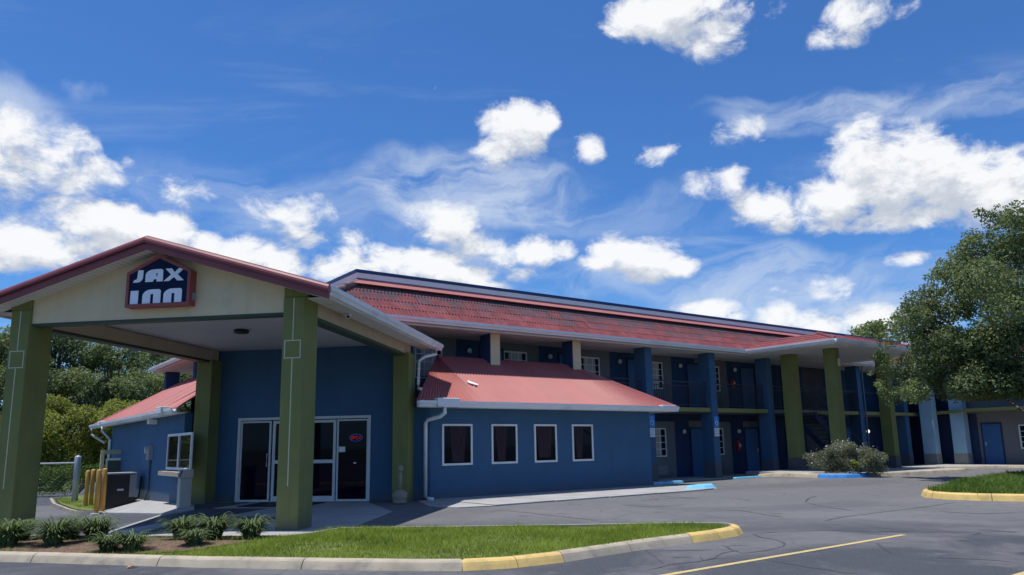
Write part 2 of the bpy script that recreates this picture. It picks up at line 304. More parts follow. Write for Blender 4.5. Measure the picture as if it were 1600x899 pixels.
# ------------------------------------------------------------------ mesh helpers
class MB:
    def __init__(s): s.v = []; s.f = []
    def quad(s, *p):
        b = len(s.v); s.v += [tuple(x) for x in p]; s.f.append(tuple(range(b, b + len(p)))); return s
    def box(s, x0, x1, y0, y1, z0, z1, fr=None):
        P = [(x0, y0, z0), (x1, y0, z0), (x1, y1, z0), (x0, y1, z0), (x0, y0, z1), (x1, y0, z1), (x1, y1, z1), (x0, y1, z1)]
        if fr: P = [fr(p) for p in P]
        b = len(s.v); s.v += P
        s.f += [tuple(b + i for i in q) for q in ((0, 3, 2, 1), (4, 5, 6, 7), (0, 1, 5, 4), (1, 2, 6, 5), (2, 3, 7, 6), (3, 0, 4, 7))]; return s
    def prism(s, poly, vec):
        n = len(poly); b = len(s.v); vec = Vector(vec)
        s.v += [tuple(p) for p in poly] + [tuple(Vector(p) + vec) for p in poly]
        s.f.append(tuple(b + i for i in range(n))[::-1]); s.f.append(tuple(b + n + i for i in range(n)))
        for i in range(n):
            j = (i + 1) % n; s.f.append((b + i, b + j, b + n + j, b + n + i))
        return s
    def sweep(s, prof, path):
        """prof: list of (out, z); path: list of (point, outdir) - extrudes a profile along a path"""
        n = len(prof); b = len(s.v)
        for p, o in path:
            for (a, z) in prof: s.v.append((p[0] + o[0] * a, p[1] + o[1] * a, p[2] + z))
        for i in range(len(path) - 1):
            for j in range(n):
                k = (j + 1) % n; s.f.append((b + i * n + j, b + (i + 1) * n + j, b + (i + 1) * n + k, b + i * n + k))
        s.f.append(tuple(b + j for j in range(n))); s.f.append(tuple(b + (len(path) - 1) * n + j for j in range(n))[::-1]); return s
    def tube(s, pts, r, n=8):
        pts = [Vector(p) for p in pts]; b = len(s.v); rr = r if isinstance(r, (list, tuple)) else [r] * len(pts)
        for i, p in enumerate(pts):
            d = (pts[min(i + 1, len(pts) - 1)] - pts[max(i - 1, 0)]).normalized()
            a = d.orthogonal().normalized() if abs(d.z) < .99 else Vector((1, 0, 0)); a = (a - d * a.dot(d)).normalized()
            if abs(d.z) <= .99: a = d.cross(Vector((0, 0, 1))).normalized()
            c = d.cross(a)
            for j in range(n):
                t = 2 * math.pi * j / n; s.v.append(tuple(p + (a * math.cos(t) + c * math.sin(t)) * rr[i]))
        for i in range(len(pts) - 1):
            for j in range(n):
                k = (j + 1) % n; s.f.append((b + i * n + j, b + i * n + k, b + (i + 1) * n + k, b + (i + 1) * n + j))
        s.f.append(tuple(b + j for j in range(n))[::-1]); s.f.append(tuple(b + (len(pts) - 1) * n + j for j in range(n))); return s
    def lathe(s, c, prof, n=14):
        b = len(s.v)
        for (r, z) in prof:
            for j in range(n):
                t = 2 * math.pi * j / n; s.v.append((c[0] + r * math.cos(t), c[1] + r * math.sin(t), c[2] + z))
        for i in range(len(prof) - 1):
            for j in range(n):
                k = (j + 1) % n; s.f.append((b + i * n + j, b + i * n + k, b + (i + 1) * n + k, b + (i + 1) * n + j))
        s.f.append(tuple(b + j for j in range(n))[::-1]); s.f.append(tuple(b + (len(prof) - 1) * n + j for j in range(n))); return s

def props(o, label=None, cat=None, group=None, kind=None):
    for k, v in (('label', label), ('category', cat), ('group', group), ('kind', kind)):
        if v: o[k] = v
    return o
def empty(name, loc, label=None, cat=None, group=None, kind=None):
    o = bpy.data.objects.new(name, None); COL.objects.link(o); o.location = loc; o.empty_display_size = .2
    return props(o, label, cat, group, kind)
def wloc(o):
    l = Vector(o.location)
    while o.parent: o = o.parent; l = l + Vector(o.location)
    return l
def link(name, me, mat, parent=None, loc=(0, 0, 0), bevel=0.):
    o = bpy.data.objects.new(name, me); COL.objects.link(o); o.location = loc
    if mat and not me.materials: me.materials.append(mat)
    if parent: o.parent = parent
    if bevel:
        b = o.modifiers.new('bevel', 'BEVEL'); b.width = bevel; b.segments = 2; b.limit_method = 'ANGLE'
    return o
def mesh_of(mb, name):
    me = bpy.data.meshes.new(name); me.from_pydata(mb.v, [], mb.f); me.update(); return me
def fixn(me):
    import bmesh
    b = bmesh.new(); b.from_mesh(me); bmesh.ops.recalc_face_normals(b, faces=b.faces); b.to_mesh(me); b.free()
def obj(name, mb, mat, parent=None, smooth=False, bevel=0., **kw):
    """world-space mesh builder -> object whose origin is at the middle of its own base"""
    V = np.array(mb.v, float); lo, hi = V.min(0), V.max(0); org = np.array([(lo[0] + hi[0]) / 2, (lo[1] + hi[1]) / 2, lo[2]])
    me = bpy.data.meshes.new(name); me.from_pydata((V - org).tolist(), [], mb.f); me.update(); fixn(me)
    if smooth:
        for p in me.polygons: p.use_smooth = True
    pl = wloc(parent) if parent else Vector((0, 0, 0))
    return props(link(name, me, mat, parent, Vector(org) - pl, bevel), **kw)
def dup(o, parent=None, dloc=(0, 0, 0)):
    c = o.copy(); COL.objects.link(c); c.parent = parent if parent else o.parent
    if parent is None: c.location = Vector(o.location) + Vector(dloc)
    for ch in o.children: dup(ch, c)
    return c

R2 = math.sqrt(.5)
def ED(p):                       # porte-cochere frame (e along its front, d towards the doors) -> world
    return ((p[1] + p[0]) * R2, (p[1] - p[0]) * R2, p[2])
def sst(a, b, x):
    t = min(1., max(0., (x - a) / (b - a))); return t * t * (3 - 2 * t)
def GZ(x, y):                    # ground height: the lot falls away to the left of the building
    z = min(0., .18 * (x - 5.5) - .034 * (y - 22)) if x < 5.5 else 0.
    b = .1 * sst(21.5, 24.0, x) * (1 - sst(33, 36, x)) * (1 - sst(16.9, 18.3, y)) * sst(8, 12.5, y)
    return max(z, -.55) * sst(13, 17, y) * sst(0., .6, 5.5 - x) + b

# ------------------------------------------------------------------ ground, lot, walks
def grid(name, xs, ys, zf, mat, mask=None, kind='structure', **kw):
    mb = MB(); idx = {}
    def vid(i, j):
        if (i, j) not in idx:
            idx[(i, j)] = len(mb.v); mb.v.append((xs[i], ys[j], zf(xs[i], ys[j])))
        return idx[(i, j)]
    for i in range(len(xs) - 1):
        for j in range(len(ys) - 1):
            if mask is None or mask((xs[i] + xs[i + 1]) / 2, (ys[j] + ys[j + 1]) / 2):
                mb.f.append((vid(i, j), vid(i + 1, j), vid(i + 1, j + 1), vid(i, j + 1)))
    return obj(name, mb, mat, smooth=True, kind=kind, **kw)
near = list(np.arange(-4, 8.01, .3)); nearY = list(np.arange(12, 48.01, .6))
xs = [-4000, -800, -200, -60, -30, -15, -8] + near + [12, 18, 30, 45, 80, 200, 800, 4000]
ys = [-4000, -800, -200, -60, -25, -8, 0, 6] + nearY + [55, 70, 100, 200, 800, 4000]
grid('ground', xs, ys, lambda x, y: GZ(x, y) - .06, fieldm)
xs = [-60, -30, -15, -8] + near + [10, 12, 14, 16, 18, 20] + list(np.arange(21, 37.1, .5)) + [40, 46]
ys = [-40, -25, -8, 0, 6, 8, 9.5, 11] + [y for y in nearY if y < 44.5]
grid('parking_lot', xs, ys, lambda x, y: GZ(x, y), asphalt_mat())

def slab(name, poly, z, mat, h=None, follow=False, kind='structure', parent=None):
    mb = MB()
    top = [(x, y, (GZ(x, y) if follow else 0) + z) for x, y in poly]
    if h: mb.prism([(x, y, q - h) for x, y, q in top], (0, 0, h))
    else: mb.quad(*top)
    return obj(name, mb, mat, kind=kind, parent=parent)
def slab_top(x): return x

# concrete apron under the porte-cochere
E_ = lambda e, d: ED((e, d, 0))[:2]
apron = empty('entrance_apron', (6, 15, 0), kind='structure')
cells = [(-11.4, -9.9), (-9.9, -8.4), (-8.4, -6.9)]
dcut = [11.0, 13.35, 15.4, 17.4, 19.39]
for (a, b) in cells:
    for d0, d1 in zip(dcut, dcut[1:]):
        mb = MB(); g_ = .008
        P = [E_(a + g_, d0 + g_), E_(b - g_, d0 + g_), E_(b - g_, d1 - g_), E_(a + g_, d1 - g_)]
        mb.prism([(x, y, GZ(x, y) + .006 - .1) for x, y in P], (0, 0, .1)); obj('concrete_slab', mb, conc, apron)
for P in ([(-6.9, 11.0), (-5.2, 11.0), (-4.75, 12.2), (-4.85, 13.33), (-6.9, 13.33)], [(-6.9, 13.35), (-4.85, 13.35), (-5.02, 15.39), (-6.9, 15.39)], [(-6.9, 15.41), (-5.02, 15.41), (-5.1, 16.2), (-5.75, 17.39), (-6.9, 17.39)], [(-6.9, 17.41), (-5.76, 17.41), (-6.86, 19.39), (-6.9, 19.39)]):
    mb = MB(); mb.prism([(*E_(*p), .006 - .1) for p in P], (0, 0, .1)); obj('concrete_slab', mb, conc, apron)
# walk along the right wing
walk = empty('sidewalk', (14, 16, 0), kind='structure')
xw = [10.2, 12, 13.8, 15.6, 17.2]
for a, b in zip(xw, xw[1:]):
    mb = MB(); mb.prism([(a + .008, 14.55, -.05), (b - .008, 14.6, -.05), (b - .008, 17.4, -.05), (a + .008, 17.4, -.05)], (0, 0, .085)); obj('concrete_slab', mb, conc, walk)
mb = MB(); mb.prism([(9.1, 15.6, -.05), (9.3, 14.75, -.05), (10.19, 14.56, -.05), (10.19, 17.3, -.05), (9.75, 17.35, -.05)], (0, 0, .07)); obj('concrete_slab', mb, conc, walk)
mb = MB(); mb.prism([(17.2, 14.6, -.05), (18.2, 14.8, -.05), (18.9, 15.5, -.05), (19.8, 16.2, -.05), (19.8, 17.5, -.05), (18.41, 17.5, -.05), (18.41, 17.39, -.05), (17.2, 17.39, -.05)], (0, 0, .085)); obj('concrete_slab', mb, conc, walk)
# walkway under the motel's gallery
mw = empty('gallery_walk', (24, 19.8, 0), kind='structure')
for x in np.arange(18.5, 40, 2.4):
    mb = MB(); mb.box(x + .006, x + 2.394, 18.75, 20.58, -.05, .03); obj('concrete_slab', mb, conc, mw)
# raised corner under the stair canopy, and the walk by the right wing
slab('stair_walk', [(25.0, 18.74), (24.75, 17.6), (24.2, 15.1), (24.08, 14.65), (24.4, 14.32), (25.3, 14.17), (25.95, 14.07), (30.1, 13.37), (31, 13.45), (31.4, 14.2), (32.2, 18.74)], .23, conc, .3)
slab('wing_walk', [(34.6, 18.74), (34.8, 17.6), (38.7, 14.9), (38.6, 6), (40.6, 6), (40.6, 17.2), (40.6, 18.74)], .10, conc, .2)
# concrete pad by the left wing
slab('utility_pad', [(3.85, 25.6), (4.15, 22.), (4.3, 19.95), (4.9, 19.6), (5.1, 20.4), (5.1, 27.4), (3.95, 27.4)], .05, conc, .12, True)
slab('utility_lawn', [(3.75, 36.8), (3.55, 33), (3.6, 29.5), (3.75, 27.0), (3.95, 26.5), (3.95, 27.41), (5.09, 27.41), (5.09, 36.8)], .09, soilg, .15, True)

# ------------------------------------------------------------------ kerbs
KP = [(-.012, -.06), (0, .0), (.028, .075), (.045, .115), (.07, .138), (.10, .15), (.165, .15), (.165, -.06)]
def kerb(name, path, paint, seg=1.5, inward=1, zf=None, label_kind='structure', h=1.0):
    """path: outer foot line; one stone per segment, joints left open"""
    root = empty(name, (path[0][0], path[0][1], 0), kind='structure')
    P = [Vector((x, y)) for x, y in path]
    # resample
    L = [0]
    for a, b in zip(P, P[1:]): L.append(L[-1] + (b - a).length)
    def at(t):
        t = min(max(t, 0), L[-1] - 1e-6)
        for i in range(len(P) - 1):
            if L[i] <= t <= L[i + 1]:
                return P[i].lerp(P[i + 1], (t - L[i]) / (L[i + 1] - L[i]))
    def nrm(t):
        d = (at(t + .12) - at(t - .12)).normalized(); return Vector((-d.y, d.x)) * inward
    n = max(1, round(L[-1] / seg)); s = L[-1] / n
    for i in range(n):
        t0, t1 = i * s + .006, (i + 1) * s - .006
        ts = np.linspace(t0, t1, 7)
        mb = MB(); pr = [(a, z * h + .0) for a, z in KP]
        mb.sweep(pr, [((at(t).x, at(t).y, zf(at(t).x, at(t).y) if zf else 0), nrm(t)) for t in ts])
        m, lab = paint((t0 + t1) / 2, L[-1])
        o = obj('kerb_stone', mb, m, root)
        if lab: o['label'] = lab
    return root
front = [(-8, 21.5), (-3.2, 16.3), (0.67, 12.05), (2.46, 9.77), (3.70, 8.38), (4.3, 7.72), (4.7, 7.36), (5.2, 7.14), (5.84, 7.08), (7.40, 7.2), (8.60, 7.2), (9.3, 7.25), (9.75, 7.42)]
def plen(p): return sum(math.dist(a, b) for a, b in zip(p, p[1:]))
LF = plen(front); y0 = plen(front[:7]) - .12; y1 = plen(front[:9]) + .12
k1 = kerb('kerb', front[:7], lambda t, L: (kerbm, None), 2.0, h=.72)
k1b = kerb('kerb', front[6:9] + [(5.95, 7.085)], lambda t, L: (yell, 'worn yellow painted kerb stone'), .75, h=.72)
k1c = kerb('kerb', [(5.95, 7.085), (7.40, 7.2), (8.35, 7.2)], lambda t, L: (kerbm, None), 1.2, h=.74)
k1d = kerb('kerb', [(8.35, 7.2), (8.9, 7.2), (9.4, 7.27), (9.75, 7.42), (9.93, 7.62)], lambda t, L: (yell, 'chipped yellow kerb stone at the island tip'), .55, h=.78)
back = [(9.93, 7.62), (9.95, 7.85), (9.7, 8.25), (7.98, 9.55), (6.4, 10.8), (5.63, 11.45), (5.2, 11.8), (4.7, 11.55), (4.2, 11.3), (3.85, 11.6), (2.5, 12.97), (1.3, 14.15), (-.8, 16.3), (-6, 21.6)]
k2 = kerb('kerb', back, lambda t, L: (kerbm, None), 1.5, h=.8)
# right island
isl = [(40, 11.5), (30, 10.3), (24, 9.75), (20.6, 9.55), (19.2, 9.35), (18.5, 8.9), (18.2, 8.3), (18.25, 7.6), (18.55, 6.9), (19.3, 5.6), (21, 2.8), (24, -2)]
kerb('kerb', isl[::-1], lambda t, L: (yell, 'yellow painted kerb stone'), 1.4, inward=-1)
kerb('kerb', [(24.75, 18.2), (24.6, 17.7), (24.05, 15.1)], lambda t, L: (kerbm, None), 1.5, inward=1, h=.9, zf=GZ)
kerb('kerb', [(24.05, 15.1), (23.9, 14.6), (24.3, 14.17), (25.45, 13.98)], lambda t, L: (bblue, 'bright blue painted kerb stone'), .9, inward=1, h=.9, zf=GZ)
kerb('kerb', [(25.45, 13.98), (30.1, 13.2), (31.1, 13.3)], lambda t, L: (kerbm, None), 1.6, inward=1, h=.9, zf=GZ)
kerb('kerb', [(34.7, 17.6), (38.6, 14.8), (38.5, 6)], lambda t, L: (kerbm, None), 1.9, inward=1, h=.8)
kerb('kerb', [(3.7, 36.8), (3.45, 33), (3.5, 29.5), (3.65, 27.0), (3.9, 26.3)], lambda t, L: (kerbm, None), 1.6, inward=-1, zf=GZ, h=.8)

# painted marks
def strip(name, pts, wd, mat, z=.004, jit=0.):
    mb = MB(); P = [Vector((x, y, 0)) for x, y in pts]
    Q = []
    for a, b in zip(P, P[1:]):
        n = max(1, int((b - a).length / .25))
        for i in range(n): Q.append(a.lerp(b, i / n))
    Q.append(P[-1]); n = len(Q); L = []
    for i, p in enumerate(Q):
        d = (Q[min(i + 1, n - 1)] - Q[max(i - 1, 0)]).normalized(); o = Vector((-d.y, d.x, 0))
        j = random.uniform(-jit, jit); ww = wd * (random.uniform(.35, 1.2) if jit else 1)
        if jit and i in (0, n - 1): ww *= .2
        L.append((p + o * (j + ww / 2), p + o * (j - ww / 2)))
    for a, b in zip(L, L[1:]): mb.quad((a[0].x, a[0].y, z), (b[0].x, b[0].y, z), (b[1].x, b[1].y, z), (a[1].x, a[1].y, z))
    return obj(name, mb, mat, kind='structure')
strip('parking_line', [(3.5, 5.66), (11.16, 5.73)], .085, yline)
strip('parking_line', [(3.5, 3.32), (8.95, 3.36)], .085, yline)
CR = [[(6.22,6.05),(6.6,6.1),(7.08,6.06),(7.45,6.05),(7.69,5.82)],[(7.42,6.34),(7.2,6.08),(7.42,6.13),(7.83,6.29),(8.16,6.34),(8.23,6.15)],
[(8.46,6.79),(8.17,6.43),(8.03,6.11),(8.37,6.07),(8.87,6.17),(9.24,6.39),(9.44,6.67),(9.53,6.98),(9.79,7.31)],[(7.38,7.09),(7.62,6.86),(7.99,6.59)],
[(9.79,7.31),(10.33,7.12),(10.96,6.72),(11.29,6.15),(11.8,5.87)],[(7.77,5.55),(7.68,5.27),(7.61,4.99),(7.6,4.57),(7.69,4.33)],
[(12.17,7.58),(12.9,7.74),(13.86,7.74),(15.1,7.7),(16.09,7.7),(16.6,7.77),(17.48,7.76)],[(15.68,10.2),(16.56,10.7),(17.56,11.07)],[(15.5,10.08),(14.77,9.22),(14.27,8.3)],
[(12.72,10.36),(12.88,9.84),(12.4,8.83),(12.26,8.43)],[(13.58,13.29),(14.39,13.34),(14.85,13.04),(14.89,12.47)],[(8.63,5.54),(8.94,5.68),(8.88,5.6)],[(11.73,5.07),(12.1,5.12),(11.99,5.02)],
[(15.15,7.09),(15.1,6.39),(15.87,5.91)],[(11.29,6.15),(11.7,5.65),(12.68,4.75)],[(9.28,4.51),(9.48,4.07),(9.57,3.63)],[(9.14,13.31),(9.62,13.59),(9.68,12.72),(9.61,11.36),(9.55,10.36)],
[(9.89,12.11),(10.02,12.12),(10.01,11.83)],[(12.37,12.73),(12.38,11.78),(13.31,11.65)],[(15.08,14.17),(14.99,12.96),(15.04,12.65)],[(5.34,6.79),(5.29,6.5)]]
def wob(c):
    out = []
    for a, b in zip(c, c[1:]):
        n = max(1, int(math.dist(a, b) / .18))
        for i in range(n):
            t = i / n; out.append((a[0] + (b[0] - a[0]) * t + random.uniform(-.025, .025), a[1] + (b[1] - a[1]) * t + random.uniform(-.025, .025)))
    return out + [c[-1]]
for c in CR: strip('crack_sealant', wob(c), .034 if c[0][0] < 11 else .045, sealm, .003, .006)
for x in (22.9, 23.5, 26.6): strip('parking_line', [(x, 16.6), (x, 18.1)], .1, fblue)
for y in (15.6, 16.4, 17.2): strip('parking_line', [(20.9, y), (22.7, y + .5)], .1, fblue)
for y in (16.7, 17.3): strip('parking_line', [(24.2, y), (25.3, y + .3)], .1, fblue)

# ------------------------------------------------------------------ turf
def in_poly(px, py, poly):
    r = np.zeros(len(px), bool); n = len(poly); j = n - 1
    for i in range(n):
        xi, yi = poly[i]; xj, yj = poly[j]
        c = ((yi > py) != (yj > py)) & (px < (xj - xi) * (py - yi) / (yj - yi + 1e-12) + xi); r ^= c; j = i
    return r
def inset(path, d, sgn=1):
    out = []
    for i, p in enumerate(path):
        a = Vector(path[max(i - 1, 0)]); b = Vector(path[min(i + 1, len(path) - 1)]); t = (b - a).normalized()
        out.append((p[0] - t.y * d * sgn, p[1] + t.x * d * sgn))
    return out
fpoly = inset(front, .10) + inset(back[1:], .10)
BED = [(-2.5, 16.4), (0.0, 13.5), (1.0, 12.0), (1.9, 10.85), (2.6, 10.5), (3.3, 10.55), (4.0, 11.0), (3.4, 11.75), (1.5, 13.6), (-1.1, 16.2)]
def mound(x, y):
    dmin = 9.
    for P_ in (front, back):
        for (ax, ay), (bx, by) in zip(P_, P_[1:]):
            ux, uy = bx - ax, by - ay; t = max(0., min(1., ((x - ax) * ux + (y - ay) * uy) / (ux * ux + uy * uy + 1e-9)))
            dmin = min(dmin, math.hypot(x - ax - t * ux, y - ay - t * uy))
    return .080 + .075 * sst(.12, 1.5, dmin) * math.exp(-((x - 3.5) ** 2 + (y - 11.) ** 2) / 14.)
def polymesh(poly, zf, name, mat, step=.5, **kw):
    P = np.array(poly); mb = MB(); idx = {}
    import mathutils.geometry as mg
    lo, hi = P.min(0), P.max(0)
    gx, gy = np.meshgrid(np.arange(lo[0], hi[0], step), np.arange(lo[1], hi[1], step)); gx, gy = gx.ravel(), gy.ravel()
    k = in_poly(gx, gy, poly)
    pts = [Vector(p) for p in poly] + [Vector(p) for p in zip(gx[k], gy[k])]
    n = len(poly)
    v, e, f, *_ = mg.delaunay_2d_cdt(pts, [(i, (i + 1) % n) for i in range(n)], [list(range(n))], 1, 1e-4)
    mb.v = [(p.x, p.y, zf(p.x, p.y)) for p in v]; mb.f = [tuple(q) for q in f]
    return obj(name, mb, mat, smooth=True, **kw)
polymesh(fpoly, mound, 'lawn', soilg, .5, kind='structure')
polymesh(BED, lambda x, y: mound(x, y) + .012, 'planting_bed', mulch, .4, kind='structure')
rp = inset(isl, .15, 1)
ipoly = rp + [(40, -2)]
polymesh(ipoly, lambda x, y: .13 + .12 * sst(18.5, 22, x), 'lawn', soilg, 1.2, kind='structure')

def tri_mesh(name, V, mat, label=None, kind=None, parent=None, loc=(0, 0, 0), **kw):
    """V: (n,3,3) triangles or (n,4,3) quads"""
    n, k, _ = V.shape
    me = bpy.data.meshes.new(name); me.vertices.add(n * k); me.vertices.foreach_set('co', (V.reshape(-1, 3) - np.array(loc)).astype(np.float32).ravel())
    me.loops.add(n * k); me.loops.foreach_set('vertex_index', np.arange(n * k, dtype=np.int32))
    me.polygons.add(n); me.polygons.foreach_set('loop_start', np.arange(0, n * k, k, dtype=np.int32))
    me.update(calc_edges=True)
    pl = wloc(parent) if parent else Vector((0, 0, 0))
    return props(link(name, me, mat, parent, Vector(loc) - pl), label=label, kind=kind, **kw)

gl = leaf_mat('grass_blade', (.15, .21, .03), (.32, .385, .085), .9, .45)
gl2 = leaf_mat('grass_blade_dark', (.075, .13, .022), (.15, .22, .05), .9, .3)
def turf(poly, n, zf, h, wd, mat, excl=None, keep=1.):
    P = np.array(poly); lo, hi = P.min(0), P.max(0)
    x = RNG.uniform(lo[0], hi[0], n); y = RNG.uniform(lo[1], hi[1], n)
    k = in_poly(x, y, poly)
    if excl is not None: k &= ~(in_poly(x, y, excl) & (RNG.random(n) < .93))
    x, y = x[k], y[k]; n = len(x)
    z = np.array([zf(a, b) for a, b in zip(x, y)])
    pn = .55 + .9 * np.clip(.5 + .5 * np.sin(x * 2.1 + np.sin(y * 1.7) * 1.5) * np.cos(y * 2.6 + x), 0, 1)
    hh = h * RNG.uniform(.5, 1.2, n) * pn; a = RNG.uniform(0, 2 * np.pi, n); l = RNG.uniform(.2, 1.6, n) * hh; b = RNG.uniform(0, 2 * np.pi, n)
    w_ = wd * RNG.uniform(.6, 1.2, n)
    V = np.zeros((n, 3, 3))
    V[:, 0] = np.stack([x - np.cos(a) * w_ / 2, y - np.sin(a) * w_ / 2, z - .01], 1); V[:, 1] = np.stack([x + np.cos(a) * w_ / 2, y + np.sin(a) * w_ / 2, z - .01], 1)
    V[:, 2] = np.stack([x + np.cos(b) * l, y + np.sin(b) * l, z + hh], 1)
    return tri_mesh('grass', V, mat, 'short bright green grass', 'stuff')
vis = [(-2.2, 15.4), (0.75, 12.2), (2.55, 9.9), (3.8, 8.5), (4.45, 7.75), (5.2, 7.3), (5.85, 7.24), (8.6, 7.36), (9.75, 7.7), (9.6, 8.1), (7.9, 9.4), (6.3, 10.65), (5.5, 11.3), (5.0, 11.6), (4.5, 11.25), (4.2, 11.15), (3.8, 11.4), (1.2, 14), (-1.9, 17.2)]
turf(vis, 200000, mound, .068, .014, gl, BED)
tis = [(18.36, 8.3), (18.45, 7.6), (18.8, 6.95), (19.6, 5.8), (24, 5), (40, 5), (40, 11), (30, 10.1), (24, 9.55), (20.6, 9.35), (19.3, 9.2), (18.6, 8.8)]
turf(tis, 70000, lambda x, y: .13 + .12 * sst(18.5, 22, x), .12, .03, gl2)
turf([(3.7, 36.5), (3.65, 33), (3.7, 29.5), (3.95, 27.4), (5.05, 27.5), (5.05, 36.5)], 9000, lambda x, y: GZ(x, y) + .09, .09, .03, gl)

# liriope clumps
lir = leaf_mat('liriope_leaf', (.05, .085, .03), (.19, .245, .11), 5., .25)
def liriope(c, n, R, label):
    r = random.Random(int(c[0] * 100)); T = []
    for i in range(n):
        a = r.uniform(0, 2 * math.pi); o = r.uniform(0, .10); L = R * r.uniform(.75, 1.25); up_ = L * r.uniform(.55, 1.25); wd = r.uniform(.008, .014)
        b = Vector((c[0] + math.cos(a) * o, c[1] + math.sin(a) * o, c[2])); d = Vector((math.cos(a), math.sin(a), 0)); sd = Vector((-d.y, d.x, 0)) * wd
        pts = [b + d * L * t * (.30 + .45 * t) + Vector((0, 0, up_ * (1.75 * t - 1.2 * t * t))) for t in (0, .3, .55, .8, 1)]
        ws = (.8, 1, 1, .7, .12)
        for p, q, u, v in zip(pts, pts[1:], ws, ws[1:]): T.append([p - sd * u, p + sd * u, q + sd * v, q - sd * v])
    root = empty('liriope_plant', c, label, 'plant', 'grassy border plants in the front bed')
    tri_mesh('leaves', np.array([[tuple(x) for x in q] for q in T]), lir, None, None, root, c)
    for k in range(5):
        pass
PL = [((.80, 13.0), 210, .40, 'grassy border plant at the foot of the left column'), ((1.30, 12.55), 230, .42, 'wide grassy clump, second plant from the left column'),
 ((1.85, 12.75), 220, .40, 'grassy clump, third plant from the left column'), ((1.80, 11.35), 130, .27, 'small grassy clump nearer the kerb, left of a pair'),
 ((2.05, 11.12), 150, .28, 'small grassy clump nearer the kerb, right of a pair'), ((2.85, 12.0), 200, .38, 'grassy clump behind others, left of the near column'),
 ((3.18, 11.60), 240, .40, 'largest grassy clump left of the near green column'), ((3.62, 11.28), 230, .36, 'grassy clump right beside the near green column'),
 ((2.75, 10.92), 130, .24, 'low grassy clump in front of the largest one'), ((1.0, 13.8), 160, .36, 'grassy clump behind the leftmost border plant'), ((1.6, 13.4), 160, .36, 'grassy clump behind the third border plant'), ((.1, 13.6), 160, .38, 'grassy clump left of the left column')]
for (x, y), n, R, lab in PL: liriope((x, y, mound(x, y)), int(n * 1.3), R, lab)

# ------------------------------------------------------------------ porte-cochere
porte = empty('porte_cochere', (6.0, 13.5, 0), 'gabled porte-cochere on four olive columns over the motel entrance', 'canopy')
EC = -8.53
def ebox(e0, e1, d0, d1, z0, z1): return MB().box(e0, e1, d0, d1, z0, z1, ED)
RZ = lambda e: 5.20 - .305 * abs(e - EC)          # roof top
for (e0, e1, d0, d1, zt, z0) in ((-6.0, -5.6, 12.5, 13.1, 4.04, -.02), (-11.46, -11.06, 12.5, 13.1, 4.04, -.02)):
    c = obj('column', ebox(e0, e1, d0, d1, z0, zt), olive, porte, bevel=.012)
    em = (e0 + e1) / 2; l = MB()
    l.box(em - .01, em + .01, d0 - .006, d0 - .001, 3.27, zt - .02, ED); l.box(em - .01, em + .01, d0 - .006, d0 - .001, .74, 2.93, ED)
    for a, b, z0_, z1_ in ((-.155, .155, 3.245, 3.265), (-.155, .155, 2.935, 2.955), (-.155, -.135, 2.956, 3.244), (.135, .155, 2.956, 3.244)):
        l.box(em + a, em + b, d0 - .006, d0 - .001, z0_, z1_, ED)
    obj('painted_line', l, M('pale_line_paint', (.52, .52, .36), .7, .1), c)
for (e0, e1) in ((-5.98, -5.56), (-11.5, -11.06)):
    obj('column', ebox(e0, e1, 18.9, 19.5, -.3, 3.80), olive, porte, bevel=.012)
# gable wall between the front columns (follows the rake), beams and ceiling
mb = MB(); gp = [(-11.06, 3.78), (-6.0, 3.78), (-6.0, RZ(-6.0) - .20), (EC, RZ(EC) - .20), (-11.06, RZ(-11.06) - .20)]
mb.prism([ED((e, 12.56, z)) for e, z in gp], Vector(ED((0, .22, 0)))); obj('gable_wall', mb, cream, porte)
mb = MB()
for e0, e1 in ((-6.0, -5.56), (-11.5, -11.06)):   # wall above the columns, up to the soffit
    mb = MB(); mb.prism([ED((e, 12.515, z)) for e, z in ((e0 + .004, 4.045), (e1 - .004, 4.045), (e1 - .004, RZ(e1) - .20), (e0 + .004, RZ(e0) - .20))], Vector(ED((0, .26, 0)))); obj('column_head', mb, olive, porte)
obj('gable_trim', ebox(-11.06, -6.0, 12.555, 12.79, 3.73, 3.778), darkgreen, porte)
for e0, e1 in ((-5.95, -5.64), (-11.42, -11.11)):
    obj('side_beam', ebox(e0, e1, 13.1, 18.9, 3.78, 4.06), tan, porte); obj('beam_trim', ebox(e0 + .02, e1 - .02, 13.1, 18.9, 3.72, 3.778), darkgreen, porte)
    obj('beam_cap', ebox(e0 - .01, e1 + .01, 18.88, 19.3, 3.79, 4.07), tan, porte)
for e0, e1 in ((-11.11, -9.42), (-9.41, -7.69), (-7.68, -5.95)):
    for d0, d1 in ((12.79, 15.2), (15.212, 17.6), (17.612, 19.38)): obj('ceiling_panel', ebox(e0, e1, d0, d1, 4.075, 4.10), ceil_m, porte)
